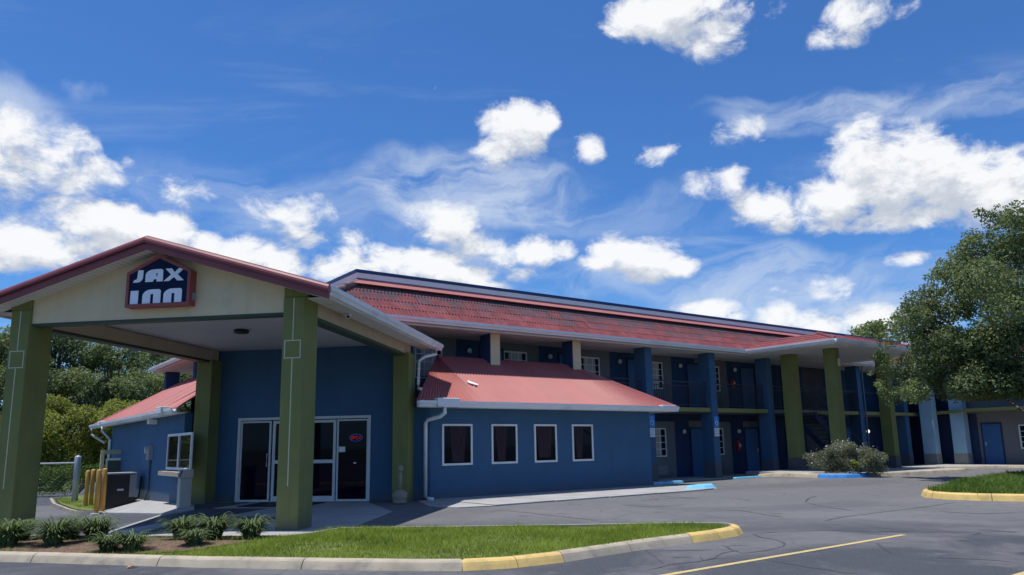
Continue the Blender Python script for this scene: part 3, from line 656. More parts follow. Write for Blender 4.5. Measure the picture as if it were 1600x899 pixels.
# roof sheets
def corr_sheet(name, org, across, upv, nrm, w_, L, amp, pitch, mat, parent, clampf=None, thick=.012, seg=6, phase=0., nL=1):
    mb = MB(); n = max(4, int(round(w_ / pitch * seg))); across, upv, nrm, org = map(Vector, (across, upv, nrm, org))
    for j in range(nL + 1):
        for i in range(n + 1):
            a = w_ * i / n; p = org + across * a + upv * (L * j / nL) + nrm * (amp * math.cos(2 * math.pi * (a + phase) / pitch))
            if clampf: p = Vector(clampf(p))
            mb.v.append(tuple(p))
    for j in range(nL):
        for i in range(n): mb.f.append((j * (n + 1) + i, j * (n + 1) + i + 1, (j + 1) * (n + 1) + i + 1, (j + 1) * (n + 1) + i))
    b = len(mb.v)
    for i in range(n + 1): q = Vector(mb.v[i]) - nrm * thick; mb.v.append(tuple(q))
    for i in range(n): mb.f.append((i, b + i, b + i + 1, i + 1))
    return obj(name, mb, mat, parent, smooth=False)
sl = math.hypot(1, .305)
for sgn in (1, -1):
    upE = Vector((-sgn / sl, 0, .305 / sl)); nE = Vector((sgn * .305 / sl, 0, 1 / sl))
    f3 = lambda v: Vector(ED((v[0], v[1], v[2])))
    for i in range(9):
        d0 = 12.16 + i * .9
        corr_sheet('roof_sheet', ED((EC + sgn * 3.50, d0, RZ(EC + 3.50) + .03)), f3((0, 1, 0)), f3(upE), f3(nE), .91, 3.50 * sl, .016, .0911, redmetal, porte)
    # deck under the sheets
    mb = MB(); A = [(EC + sgn * 3.42, RZ(EC + 3.42) - .03), (EC + sgn * .003, RZ(EC) - .03), (EC + sgn * .003, RZ(EC) - .13), (EC + sgn * 3.42, RZ(EC + 3.42) - .13)]
    mb.prism([ED((e, 12.19, z)) for e, z in A], Vector(ED((0, 7.8, 0)))); obj('roof_deck', mb, tan, porte)
    # rake soffit of narrow vinyl boards, each with its own lip
    mb = MB(); nb = 36
    for i in range(nb):
        ea = EC + sgn * (3.4 * i / nb + .01); eb = EC + sgn * (3.4 * (i + 1) / nb - .004)
        P = [(ea, RZ(ea) - .20), (eb, RZ(eb) - .20), (eb, RZ(eb) - .185), (ea, RZ(ea) - .178)]
        mb.prism([ED((e, 12.2, z)) for e, z in P], Vector(ED((0, .37, 0))))
    obj('rake_soffit', mb, soffit, porte, kind='stuff')
    # side soffit and fascia under the eave
    ea, eb = sorted((EC + sgn * 2.93, EC + sgn * 3.40))
    mb = MB()
    for i in range(24): mb.box(ea, eb, 12.6 + i * .312, 12.6 + (i + 1) * .312 - .008, 4.02 - (.0 if i % 2 else .004), 4.035, ED)
    obj('side_soffit', mb, soffit, porte, kind='stuff')
    # maroon rake board with a rolled trim on top
    mb = MB(); e1 = EC + sgn * 3.53
    pr = [(EC, RZ(EC) - .22), (e1, RZ(e1) - .22), (e1, RZ(e1) - .05), (EC, RZ(EC) - .05)]
    mb.prism([ED((e, 12.14, z)) for e, z in pr], Vector(ED((0, .035, 0)))); obj('rake_board', mb, maroon, porte)
    mb = MB(); prof = [(math.cos(t) * .075 + .02, math.sin(t) * .10 - .05) for t in np.linspace(-.35, math.pi + .35, 10)]
    n = len(prof); ends = [(EC, RZ(EC) + .0), (e1, RZ(e1) + .0)]
    for (e, z) in ends:
        for (a, b_) in prof: mb.v.append(ED((e, 12.18 - a * 1.0, z + b_ - .01)))
    for j in range(n - 1): mb.f.append((j, j + 1, n + j + 1, n + j))
    mb.f.append(tuple(range(n))); mb.f.append(tuple(range(n, 2 * n))[::-1]); obj('rake_roll', mb, maroon, porte)
mb = MB(); mb.tube([ED((EC, 12.3, 5.19)), ED((EC, 20.1, 5.19))], .07, 8); obj('ridge_cap', mb, maroon, porte)
GP = [(0, 0), (.075, 0), (.085, .045), (.115, .07), (.118, .13), (.105, .13), (.10, .085), (.02, .05), (.0, .13)]
def gutter(p0, p1, out, parent, sc=1.0, mat=None, name='gutter'):
    mb = MB(); mb.sweep([(a * sc, z * sc) for a, z in GP], [(p0, out), (p1, out)]); return obj(name, mb, mat or gutm, parent)
oE = Vector(ED((1, 0, 0)))
gutter(ED((EC + 3.41, 12.2, 3.99)), ED((EC + 3.41, 20.3, 3.99)), (oE.x, oE.y), porte, 1.25)
gutter(ED((EC - 3.41, 12.2, 3.99)), ED((EC - 3.41, 20.3, 3.99)), (-oE.x, -oE.y), porte, 1.25)
for s_ in (1, -1): obj('fascia', MB().box(min(EC + s_ * 3.41, EC + s_ * 3.385), max(EC + s_ * 3.41, EC + s_ * 3.385), 12.2, 20.2, 3.98, 4.14, ED), gutm, porte)
# downspout from the porte gutter down to the wing roof
def pipe(pts, w_, mat, parent, name='downspout'):
    return obj(name, MB().tube(pts, w_, 6), mat, parent, smooth=True)
pipe([ED((-5.04, 19.75, 4.02)), ED((-5.05, 19.78, 3.84)), ED((-5.3, 19.5, 3.74)), ED((-5.42, 19.35, 3.62)), ED((-5.42, 19.34, 3.0)), ED((-5.40, 19.25, 2.88)), ED((-5.3, 19.18, 2.85))], .045, gutm, porte)
# ceiling lamp, security camera
t = empty('ceiling_lamp', ED((-8.65, 15.94, 4.075)), 'dark round lamp under the entrance canopy ceiling', 'lamp')
obj('lamp_body', MB().lathe(ED((-8.65, 15.94, 3.985)), [(.13, 0), (.17, .02), (.17, .06), (.15, .09)], 16), black, t); obj('lamp_lens', MB().lathe(ED((-8.65, 15.94, 3.975)), [(.06, 0), (.12, .009)], 16), dgrey, t)
t = empty('security_camera', ED((-5.52, 14.3, 4.02)), 'small white security camera under the right canopy eave', 'camera')
obj('camera_mount', MB().box(-5.55, -5.42, 14.22, 14.38, 3.985, 4.02, ED), white, t); obj('camera_body', MB().tube([ED((-5.50, 14.30, 3.95)), ED((-5.38, 14.06, 3.92))], .038, 8), white, t); obj('camera_lens', MB().tube([ED((-5.38, 14.06, 3.92)), ED((-5.375, 14.04, 3.918))], .028, 8), black, t)

# ------------------------------------------------------------------ the sign
sign = empty('motel_sign', ED((-8.38, 12.4, 3.95)), 'house shaped navy sign with red frame on the cream gable', 'sign')
e0, e1, zb, ze, zp = -9.02, -7.75, 3.965, 4.615, 4.925; em = (e0 + e1) / 2; D0, D1 = 12.36, 12.56
outer = [(e0, zb), (e1, zb), (e1, ze), (em, zp), (e0, ze)]; fw = .055
inner = [(e0 + fw, zb + fw), (e1 - fw, zb + fw), (e1 - fw, ze - .035), (em, zp - .065), (e0 + fw, ze - .035)]
mb = MB(); n = 5
for rg, d in ((outer, D0), (inner, D0), (inner, D0 + .03), (outer, D1)):
    mb.v += [ED((e, d, z)) for e, z in rg]
for a, b in ((0, 1), (1, 2), (3, 0)):
    for i in range(n):
        j = (i + 1) % n; mb.f.append((a * n + i, a * n + j, b * n + j, b * n + i))
mb.f.append(tuple(3 * n + i for i in range(n))); obj('sign_frame', mb, signred, sign)
mb = MB(); mb.prism([ED((e, D0 + .022, z)) for e, z in inner], Vector(ED((0, .006, 0)))); obj('sign_panel', mb, signblue, sign)
# letters, drawn in sign units (x 0..1 across the panel, y up)
def arc(cx, cy, rx, ry, a0, a1, n=8): return [(cx + rx * math.cos(rad(a0 + (a1 - a0) * i / n)), cy + ry * math.sin(rad(a0 + (a1 - a0) * i / n))) for i in range(n + 1)]
def nshape(x, w_, h):            # arched capital: fat left leg, round shoulders, slot
    L = [(x, 0)] + arc(x + .48 * w_, h * .55, .48 * w_, h * .45, 180, 90, 6) + [(x + w_ * .86, h)] + arc(x + w_ * .86, h * .86, w_ * .14, h * .14, 90, 0, 3) + [(x + w_, 0)]
    slot = [(x + w_ * .60, 0), (x + w_ * .60, h * .66), (x + w_ * .44, h * .66), (x + w_ * .44, 0)]
    return L + slot
LET = []
h = .20
J = [(0.03, 0.0)] + [(.11, 0)] + arc(.11, .08, .10, .08, -90, 0, 5) + [(.215, h * .98), (.115, h * .98), (.105, .06), (.085, .045), (.055, .042)]
LET.append([(x * .93 + .03, y + .350) for x, y in J])
A_ = nshape(.27, .30, h)
A_ = [(0.27, 0)] + arc(.27 + .144, h * .55, .144, h * .45, 180, 90, 6) + [(.525, h)] + arc(.525, h * .86, .045, h * .14, 90, 0, 3) + [(.57, 0), (.465, 0), (.465, .04), (.42, .04), (.40, 0)]
LET.append([(x, y + .350) for x, y in A_])
X_ = [(.585, 0), (.72, .10), (.61, h), (.73, h), (.785, .135), (.86, h), (.97, h), (.845, .10), (.965, 0), (.845, 0), (.775, .06), (.69, 0)]
LET.append([(.585 + (x - .585) * .91, y + .350) for x, y in X_])
I_ = [(.03, 0), (.03, h + .012), (.165, h + .012), (.165, 0)]
LET.append([(x, y + .004) for x, y in I_])
LET.append([(x, y + .004) for x, y in nshape(.24, .31, h + .022)])
LET.append([(x, y + .004) for x, y in nshape(.60, .31, h + .022)])
import mathutils.geometry as mgeo
def flat_shape(pts, to3, depth3):
    mb = MB(); n = len(pts)
    tri = mgeo.tessellate_polygon([[Vector((x, y, 0)) for x, y in pts]])
    b = [to3(x, y) for x, y in pts]; mb.v = [tuple(p) for p in b] + [tuple(Vector(p) + Vector(depth3)) for p in b]
    mb.f = [tuple(t) for t in tri] + [tuple(n + i for i in t[::-1]) for t in tri]
    for i in range(n): j = (i + 1) % n; mb.f.append((i, j, n + j, n + i))
    return mb
ix0, ix1, iz0 = e0 + fw, e1 - fw, zb + fw
for L in LET:
    obj('letter', flat_shape(L, lambda x, y: ED((ix0 + x * (ix1 - ix0) * 1.0, D0 + .014, iz0 + y * (ix1 - ix0) * 1.0)), ED((0, .008, 0))), letter, sign)
obj('letter_slot', flat_shape([(.455, .44), (.455, .485), (.475, .485), (.475, .44)], lambda x, y: ED((ix0 + x * (ix1 - ix0), D0 + .0125, iz0 + y * (ix1 - ix0))), ED((0, .001, 0))), signblue, sign)
obj('junction_box', ebox(e1 + .002, e1 + .03, D0 + .08, D0 + .15, 4.06, 4.2), grill, sign)

# ------------------------------------------------------------------ lobby building
lob = empty('lobby_building', (9, 20, 0), 'low blue lobby with red metal roofs wrapped around the entrance', 'building')
KR = .605
mb = MB(); mb.prism([(10.04, 17.4, -.1), (18.39, 17.4, -.1), (18.39, 20.58, -.1), (18.19, 20.58, -.1), (18.19, 17.6, -.1), (10.1, 17.6, -.1)], (0, 0, 2.55)); obj('wall', mb, blue, lob)
mb = MB(); mb.prism([(5.1, 21.9, -.7), (5.1, 33.2, -.7), (5.3, 33.2, -.7), (5.3, 21.9, -.7)], (0, 0, 3.1)); obj('wall', mb, blue, lob)
mb = MB(); mb.box(5.3, 7.9, 33.0, 33.2, -.7, 2.4); obj('wall', mb, blue, lob)
# entrance wall with a real opening for the storefront
eA, eB, DW = -10.43, -6.78, 19.4
for (a, b, z0, z1) in ((-11.47, eA, -.3, 4.14), (eB, -5.59, -.05, 4.14), (eA, eB, 2.15, 4.14)):
    obj('entrance_wall', ebox(a, b, DW, DW + .2, z0, z1), blue, lob)
obj('wall', ebox(-11.95, -11.48, DW, DW + .2, -.4, 2.42), blue, lob); obj('wall', ebox(-5.58, -5.12, DW, DW + .2, -.05, 2.42), blue, lob)
obj('lobby_floor', ebox(eA - 1, eB + 1, DW + .2, DW + 4, -.05, .004), M('lobby_floor_tile', (.20, .17, .15), .4), lob)
obj('lobby_back_wall', ebox(eA - 1.2, eB + 1.2, DW + 4, DW + 4.1, 0, 2.6), M('lobby_wall_paint', (.12, .11, .12), .8), lob)
obj('lobby_ceiling', ebox(eA - 1.2, eB + 1.2, DW + .2, DW + 4, 2.6, 2.65), M('lobby_ceiling_paint', (.25, .25, .26), .8), lob)
for a in (eA - 1.2, eB + 1.2): obj('lobby_side_wall', ebox(a - .05, a + .05, DW + .2, DW + 4, 0, 2.6), M('lobby_wall_paint', (.12, .11, .12), .8), lob)
sf = empty('storefront', ED((em, DW, 0)), None, None); sf.parent = lob; sf.location = Vector(ED(((eA + eB) / 2, DW, 0))) - Vector(lob.location)
ed = [eA, -9.52, -8.605, -7.69, eB]
for i in range(4):
    a, b = ed[i] + .02, ed[i + 1] - .02; fwid = .045 if i in (0, 3) else .075
    m = MB(); d0 = DW + .02 + (.03 if i in (1, 2) else 0)
    m.box(a, a + fwid, d0, d0 + .05, .01, 2.13, ED); m.box(b - fwid, b, d0, d0 + .05, .01, 2.13, ED)
    m.box(a + fwid, b - fwid, d0, d0 + .05, 2.13 - fwid, 2.13, ED); m.box(a + fwid, b - fwid, d0, d0 + .05, .01, .01 + (fwid if i in (0, 3) else .13), ED)
    if i in (1, 2): m.box(a + fwid, b - fwid, d0 + .004, d0 + .046, .99, 1.08, ED)
    obj('door_frame' if i in (1, 2) else 'sidelight_frame', m, alum, sf)
    obj('glass_pane', ebox(a + fwid, b - fwid, d0 + .02, d0 + .03, .05, 2.09), darkgl, sf)
m = MB(); m.box(eA - .05, eA + .018, DW - .02, DW + .1, 0.0, 2.22, ED); m.box(eB - .018, eB + .05, DW - .02, DW + .1, 0.0, 2.22, ED); m.box(eA + .018, eB - .018, DW - .02, DW + .1, 2.15, 2.22, ED); m.box(eA + .018, eB - .018, DW - .02, DW + .1, -.01, .012, ED)
obj('outer_frame', m, alum, sf)
m = MB()
m.tube([ED((-9.60, DW, .92)), ED((-9.60, DW - .05, .92)), ED((-9.60, DW - .05, 1.25)), ED((-9.60, DW, 1.25))], .014, 6); obj('door_handle', m, alum, sf)
t = empty('notice', ED((-7.55, DW - .0, 1.28)), 'small white paper notice on the right entrance glass', 'notice'); 
obj('paper', ebox(-7.61, -7.43, DW + .012, DW + .018, 1.27, 1.41), white, t)
t = empty('door_sticker', ED((-7.16, DW, .96)), 'tiny white sticker low on the right entrance glass', 'sticker'); obj('sticker_sheet', ebox(-7.2, -7.12, DW + .012, DW + .018, .965, 1.0), white, t)
t = empty('neon_sign', ED((-7.1, DW, 1.5)), 'red neon open sign in a blue ring behind dark glass', 'neon sign')
def neon(pts, mat, nm): obj(nm, MB().tube([ED((-7.13 + x, DW - .006, 1.64 + y)) for x, y in pts], .0065, 5), mat, t)
neon([(.185 * math.cos(a), .095 * math.sin(a)) for a in np.linspace(0, 2 * math.pi, 25)], neon_b, 'neon_ring')
neon([(-.11 + .03 * math.cos(a), .04 * math.sin(a)) for a in np.linspace(0, 2 * math.pi, 13)], neon_r, 'neon_letter')
neon([(-.06, -.04), (-.06, .04), (-.02, .035), (-.02, .005), (-.06, 0)], neon_r, 'neon_letter')
neon([(.05, .04), (.01, .04), (.01, 0), (.04, 0), (.01, 0), (.01, -.04), (.05, -.04)], neon_r, 'neon_letter')
neon([(.08, -.04), (.08, .04), (.13, -.04), (.13, .04)], neon_r, 'neon_letter')
t = props(obj('doormat', ebox(-9.45, -7.75, 17.6, 18.95, .012, .026), black), 'long black doormat in front of the entrance doors', 'doormat')
# right wing windows
def window(parent, x0, x1, z0, z1, y, fwid=.06, nx=0, nz=0, cur=None, mull=None, glass=None, axis='y'):
    """frame, panes, optional muntins and curtain; wall plane at y, facing -Y (axis y) or -X (axis x)"""
    fr = (lambda p: p) if axis == 'y' else (lambda p: (p[1], p[0], p[2]))
    B = lambda *a: MB().box(*a, fr)
    m = MB()
    for a in ((x0, x0 + fwid, y - .03, y + .02, z0, z1), (x1 - fwid, x1, y - .03, y + .02, z0, z1), (x0 + fwid, x1 - fwid, y - .03, y + .02, z1 - fwid, z1), (x0 + fwid, x1 - fwid, y - .03, y + .02, z0, z0 + fwid)): m.box(*a, fr)
    f = obj('window_frame', m, white, parent)
    obj('pane', B(x0 + fwid, x1 - fwid, y - .006, y - .001, z0 + fwid, z1 - fwid), glass or darkgl, f)
    if nx or nz:
        mm = MB(); t_ = .022
        for i in range(1, nx): xx = x0 + fwid + (x1 - x0 - 2 * fwid) * i / nx; mm.box(xx - t_ / 2, xx + t_ / 2, y - .02, y - .008, z0 + fwid, z1 - fwid, fr)
        for i in range(1, nz): zz = z0 + fwid + (z1 - z0 - 2 * fwid) * i / nz; mm.box(x0 + fwid, x1 - fwid, y - .019, y - .009, zz - t_ / 2, zz + t_ / 2, fr)
        obj('muntins', mm, white, f)
    if cur:
        a, b = cur; n = 14; c = MB()
        for i in range(n + 1):
            xx = a + (b - a) * i / n; yy = y - .0075 - (.001 if i % 2 else 0); c.v += [fr((xx, yy, z0 + fwid + .02)), fr((xx, yy, z1 - fwid))]
        for i in range(n): c.f.append((2 * i, 2 * i + 2, 2 * i + 3, 2 * i + 1))
        obj('curtain', c, curtain, f)
    return f
for x0, x1 in ((10.49, 11.45), (12.08, 12.97), (13.58, 14.42), (15.02, 15.86)):
    f = window(lob, x0, x1, .87, 1.96, 17.4, .055)
    c = MB(); n = 10; ca = random.uniform(.06, .34); cb_ = random.uniform(.35, .85 - ca); ctop = 1.9; cbot = random.uniform(.93, 1.05)
    for i in range(n + 1):
        u_ = i / n; xx = x0 + ca + cb_ * u_ + .03 * math.sin(x0 * 5); yy = 17.3935 - .0015 * (i % 2); c.v += [(xx + (u_ - .5) * -.15, yy, cbot), (xx, yy, ctop)]
    for i in range(n): c.f.append((2 * i, 2 * i + 2, 2 * i + 3, 2 * i + 1))
    obj('curtain', c, curtd, f)
# right wing roof
def clampR(p):
    x = min(p.x, 19.12 - (p.y - 16.9)); x = max(x, 9.42, p.y - 7.85); return (x, p.y, p.z)
nrm_ = Vector((0, -KR, 1)).normalized(); upv = Vector((0, 1, KR)).normalized(); LW = 2.5 * math.hypot(1, KR)
for i in range(11):
    x0 = 9.4 + i * .9
    corr_sheet('roof_sheet', (x0, 16.85, 2.53), (1, 0, 0), upv, nrm_, min(.91, 19.16 - x0), LW, .015, .0956, redmetal, lob, clampR, phase=i * .9)
mb = MB(); mb.quad((19.12, 16.9, 2.52), (19.12, 20.5, 2.52), (16.72, 20.5, 2.52 + 2.4 * KR), (16.72, 19.3, 2.52 + 2.4 * KR)); obj('roof_end', mb, redmetal, lob)
mb = MB(); mb.tube([(19.14, 16.86, 2.53), (16.72, 19.3, 2.54 + 2.4 * KR)], .035, 6); obj('hip_cap', mb, redmetal, lob)
gutter((9.45, 16.86, 2.37), (19.1, 16.86, 2.37), (0, -1), lob, 1.2)
gutter((19.1, 16.86, 2.37), (19.1, 20.4, 2.37), (1, 0), lob, 1.2)
obj('soffit', MB().box(9.8, 19.1, 16.87, 17.4, 2.38, 2.40), soffit, lob); obj('soffit', MB().box(18.391, 19.1, 17.4, 20.4, 2.381, 2.401), soffit, lob)
obj('fascia', MB().box(9.45, 19.1, 16.862, 16.885, 2.36, 2.52), gutm, lob)
obj('gutter_box', MB().box(9.95, 10.62, 16.69, 16.90, 2.37, 2.60), gutm, lob, bevel=.02)
obj('gutter_cap', MB().box(18.3, 18.9, 16.70, 16.9, 2.44, 2.56), gutm, lob, bevel=.01)
pipe([(10.22, 16.80, 2.40), (10.22, 16.80, 2.22), (10.16, 16.95, 2.13), (10.0, 17.28, 2.06), (9.96, 17.33, 1.98), (9.96, 17.33, .12), (9.99, 17.24, .06), (10.06, 17.1, .045)], .055, gutm, lob)
# left wing roof, gutter, window and fittings
def clampL(p):
    y = min(p.y, 36.4 - (p.x - 4.85) * 1.0); y = max(y, p.x + 16.3); return (p.x, y, p.z)
nL_ = Vector((-KR, 0, 1)).normalized(); upL = Vector((1, 0, KR)).normalized()
for i in range(17):
    y0 = 21.2 + i * .9
    corr_sheet('roof_sheet', (4.8, y0, 2.52), (0, 1, 0), upL, nL_, min(.91, 36.5 - y0), 2.9 * math.hypot(1, KR), .015, .0956, redmetal, lob, clampL, phase=i * .9)
mb = MB(); mb.quad((4.85, 36.4, 2.5), (7.7, 36.4, 2.5), (7.7, 33.6, 2.5 + 2.85 * KR)); obj('roof_end', mb, redmetal, lob)
gutter((4.82, 36.4, 2.36), (4.82, 21.7, 2.36), (-1, 0), lob, 1.2)
obj('soffit', MB().box(4.83, 5.1, 21.7, 36.3, 2.38, 2.40), soffit, lob); obj('fascia', MB().box(4.822, 4.845, 21.7, 36.4, 2.35, 2.50), gutm, lob)
obj('gutter_box', MB().box(4.62, 4.84, 22.6, 23.2, 2.40, 2.60), gutm, lob, bevel=.02)
obj('gutter_box', MB().box(4.62, 4.84, 33.2, 33.7, 2.40, 2.58), gutm, lob, bevel=.02)
pipe([(4.72, 33.1, 2.36), (4.72, 33.1, 2.2), (4.95, 33.1, 1.95), (5.02, 33.1, 1.85), (5.02, 33.1, -.4)], .05, gutm, lob)
pipe([(4.70, 35.6, 2.36), (4.70, 35.6, 2.1), (5.0, 34.2, 1.75)], .045, gutm, lob)
f = window(lob, 20.95, 23.65, .86, 1.85, 5.1, .07, axis='x')
obj('mullion', MB().box(5.06, 5.10, 22.22, 22.32, .93, 1.78), white, f)
obj('drive_up_counter', MB().box(4.78, 5.1, 20.7, 23.2, .72, .83), M('tan_counter', (.42, .36, .27), .6), lob)
t = empty('electric_meter', (5.05, 25.8, 1.2), 'round electric meter on the blue left wall', 'meter')
obj('meter_box', MB().box(4.98, 5.1, 25.6, 26.0, 1.12, 1.55), grill, t); obj('meter_dial', MB().tube([(4.98, 25.8, 1.42), (4.9, 25.8, 1.42)], .11, 12), steel, t); obj('conduit', MB().tube([(5.06, 25.75, 1.12), (5.06, 25.75, .2), (5.06, 26.2, -.1)], .025, 6), dgrey, t)
obj('vent_lamp', MB().box(4.86, 5.1, 25.3, 25.55, 2.2, 2.34), white, lob)
# scrap on the roof
mb = MB(); sc = [(11.56, 17.80), (11.62, 17.86), (11.70, 17.78), (11.80, 17.70), (11.84, 17.64), (11.76, 17.62), (11.66, 17.68), (11.57, 17.72)]
mb.prism([(x, y, 2.53 + (y - 16.85) * KR + .035) for x, y in sc], (0, -.01, .02)); obj('plastic_scrap', mb, bagw, label='white scrap of plastic lying on the red lobby roof', cat='scrap')

# ------------------------------------------------------------------ main motel block
mot = empty('motel_building', (24, 24, 0), 'long two storey motel with stained red mansard roof and blue pillars', 'building')
XL, XR, YE, YT, ZE, ZT = 6.95, 46.5, 18.6, 19.8, 4.95, 6.05
YW = 20.6
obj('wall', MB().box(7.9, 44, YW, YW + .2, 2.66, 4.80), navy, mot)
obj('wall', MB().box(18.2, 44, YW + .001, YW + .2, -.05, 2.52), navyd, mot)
obj('wall', MB().box(9.0, 9.2, YW + .2, 34.4, -.1, 6.2), navy, mot)
obj('wall', MB().box(9.2, 44, 34.2, 34.4, -.1, 6.2), navy, mot)
obj('floor_slab', MB().box(12.0, 44, 19.12, YW, 2.50, 2.655), greyw, mot)
obj('slab_edge', MB().box(16, 40.0, 19.06, 19.115, 2.52, 2.665), oliveb, mot)
obj('gallery_soffit', MB().box(7.6, 44, 18.66, YW, 4.80, 4.83), soffit, mot)
obj('eave_trim', MB().box(7.6, 44, 18.62, 18.655, 4.765, 4.83), M('eave_trim_paint', (.55, .47, .40), .6), mot)
gutter((6.95, 36.2, 4.84), (6.95, 18.62, 4.84), (-1, 0), mot, 1.15); obj('gallery_soffit', MB().box(6.97, 9.0, YW + .01, 36.1, 4.80, 4.83), soffit, mot); gutter((7.0, 18.62, 4.84), (25.6, 18.62, 4.84), (0, -1), mot, 1.15); gutter((32.7, 18.62, 4.84), (44, 18.62, 4.84), (0, -1), mot, 1.15)
# backing roof planes and bands
mb = MB(); mb.quad((XL, YE, ZE - .02), (46, YE, ZE - .02), (46, YT, ZT - .02), (9.1, YT, ZT - .02)); mb.quad((XL, YE, ZE - .02), (9.1, YT, ZT - .02), (9.1, 34.8, ZT - .02), (XL, 36.2, ZE - .02)); mb.quad((XL, 36.2, ZE - .02), (9.1, 34.8, ZT - .02), (46, 34.8, ZT - .02), (46, 36.2, ZE - .02)); obj('roof_underlay', mb, tile, mot)
obj('flat_roof', MB().box(9.1, 46, 19.85, 34.75, 6.0, 6.1), conc, mot)
NR, PW = 4, .56
sl_ = math.hypot(YT - YE, ZT - ZE); um = Vector((0, (YT - YE) / sl_, (ZT - ZE) / sl_)); nm_ = Vector((0, -um.z, um.y)); ch = sl_ / NR
def clampM(p):
    t_ = max(0, (p.y - YE) / (YT - YE)); return (max(p.x, XL + 2.15 * t_ + .02), p.y, p.z)
shared = {}
extra = MB()
def tile_panel(x0, r, ph):
    o = Vector((x0, YE, ZE)) + um * (r * ch) + nm_ * (.035)
    near_hip = x0 < XL + 2.15 * ((r + 1) / NR) + .1
    mb = MB(); n = 30; amp = .009; pit = .112
    for j in range(2):
        for i in range(n + 1):
            a = (PW - .006) * i / n; p = um * ((ch + .03) * j) + nm_ * (amp * math.cos(2 * math.pi * a / pit) - .009 * j) + Vector((a, 0, 0))
            q = p + o
            if near_hip: q = Vector(clampM(q))
            mb.v.append(tuple(q))
    for i in range(n): mb.f.append((i, i + 1, n + 1 + i + 1, n + 1 + i))
    b = len(mb.v)
    for i in range(n + 1): mb.v.append(tuple(Vector(mb.v[i]) - nm_ * .014))
    for i in range(n): mb.f.append((i, b + i, b + i + 1, i + 1))
    return mb, near_hip
count = 0
for r in range(NR):
    x = XL + 2.15 * r / NR - (r % 2) * .28 - .05; base_me = None
    while x < 44:
        if x + PW > XL + 2.15 * r / NR:
            if x < 39 and count < 298:
                mb, nh = tile_panel(x, r, 0)
                if nh or base_me is None:
                    o = obj('roof_panel', mb, tile, mot); count += 1
                    if not nh: base_me = (o, x)
                else:
                    c = base_me[0].copy(); COL.objects.link(c); c.location = Vector(base_me[0].location) + Vector((x - base_me[1], random.uniform(-.004, .004), random.uniform(-.002, .006))); count += 1
            else:
                mb, nh = tile_panel(x, r, 0); b = len(extra.v); extra.v += mb.v; extra.f += [tuple(b + i for i in f_) for f_ in mb.f]
        x += PW
# left slope panels (seen over the canopy roof), joined
uL = Vector((2.15, 0, ZT - ZE)); lL = uL.length; uL.normalize(); nL2 = Vector((-uL.z, 0, uL.x))
for r in range(NR):
    for k in range(31):
        y0 = YE + k * PW; o = Vector((XL, y0, ZE)) + uL * (lL / NR * r) + nL2 * .035; b = len(extra.v); n = 15
        for j in range(2):
            for i in range(n + 1):
                a = PW * i / n; q = o + uL * (lL / NR * j) + Vector((0, a, 0)) + nL2 * (.011 * math.cos(2 * math.pi * a / .112) - .018 * j)
                t_ = (q.x - XL) / 2.15; q.y = min(max(q.y, YE + 1.2 * t_), 36.2 - 1.4 * t_); extra.v.append(tuple(q))
        for i in range(n): extra.f.append((b + i, b + i + 1, b + n + 2 + i, b + n + 1 + i))
obj('roof_panels', extra, tile, mot, kind='stuff')
for j in range(4):
    a, b_ = j / 4, (j + 1) / 4 + .04
    p = lambda t_: (XL + 2.15 * t_, YE + 1.2 * t_, ZE + (ZT - ZE) * t_ + .05)
    mb = MB(); mb.tube([p(a), p(min(1, b_))], [.13, .10], 8); obj('hip_cap', mb, M('stained_hip_cap', (.17, .12, .125), .7, .25, 4), mot, smooth=True)
# cap bands (pink flashing leans out over the tiles, white above, navy coping)
def band(z0, z1, o0, o1, mat, nm):
    mb = MB()
    mb.prism([(0, YT - o0, z0), (0, YT - o1, z1), (0, YT + .08, z1), (0, YT + .08, z0)], (0, 0, 0)) if False else None
    x0a, x0b = 9.1 - o0 * 1.3, 9.1 - o1 * 1.3
    P = [((x0a, YT - o0, z0), (46, YT - o0, z0)), ((x0b, YT - o1, z1), (46, YT - o1, z1)), ((9.25, YT + .1, z1), (46, YT + .1, z1)), ((9.25, YT + .1, z0), (46, YT + .1, z0))]
    b = len(mb.v)
    for a, c in P: mb.v += [a, c]
    for i in range(4): j = (i + 1) % 4; mb.f.append((b + 2 * i, b + 2 * i + 1, b + 2 * j + 1, b + 2 * j))
    mb.f.append(tuple(b + 2 * i + 1 for i in range(4)))
    Q = [((x0a, YT - o0, z0), (x0a, 34.8 + o0, z0)), ((x0b, YT - o1, z1), (x0b, 34.8 + o1, z1)), ((9.25, YT + .1, z1), (9.25, 34.7, z1)), ((9.25, YT + .1, z0), (9.25, 34.7, z0))]
    b = len(mb.v)
    for a, c in Q: mb.v += [a, c]
    for i in range(4): j = (i + 1) % 4; mb.f.append((b + 2 * i, b + 2 * j, b + 2 * j + 1, b + 2 * i + 1))
    return obj(nm, mb, mat, mot)
band(6.02, 6.212, .24, .0, bandp, 'pink_flashing'); band(6.222, 6.372, .02, .035, bandw, 'white_fascia'); band(6.378, 6.47, .055, .055, bandn, 'navy_coping')
obj('flashing_gap', MB().box(9.14, 45.9, YT - .001, YT + .08, 6.205, 6.23), maroon, mot)
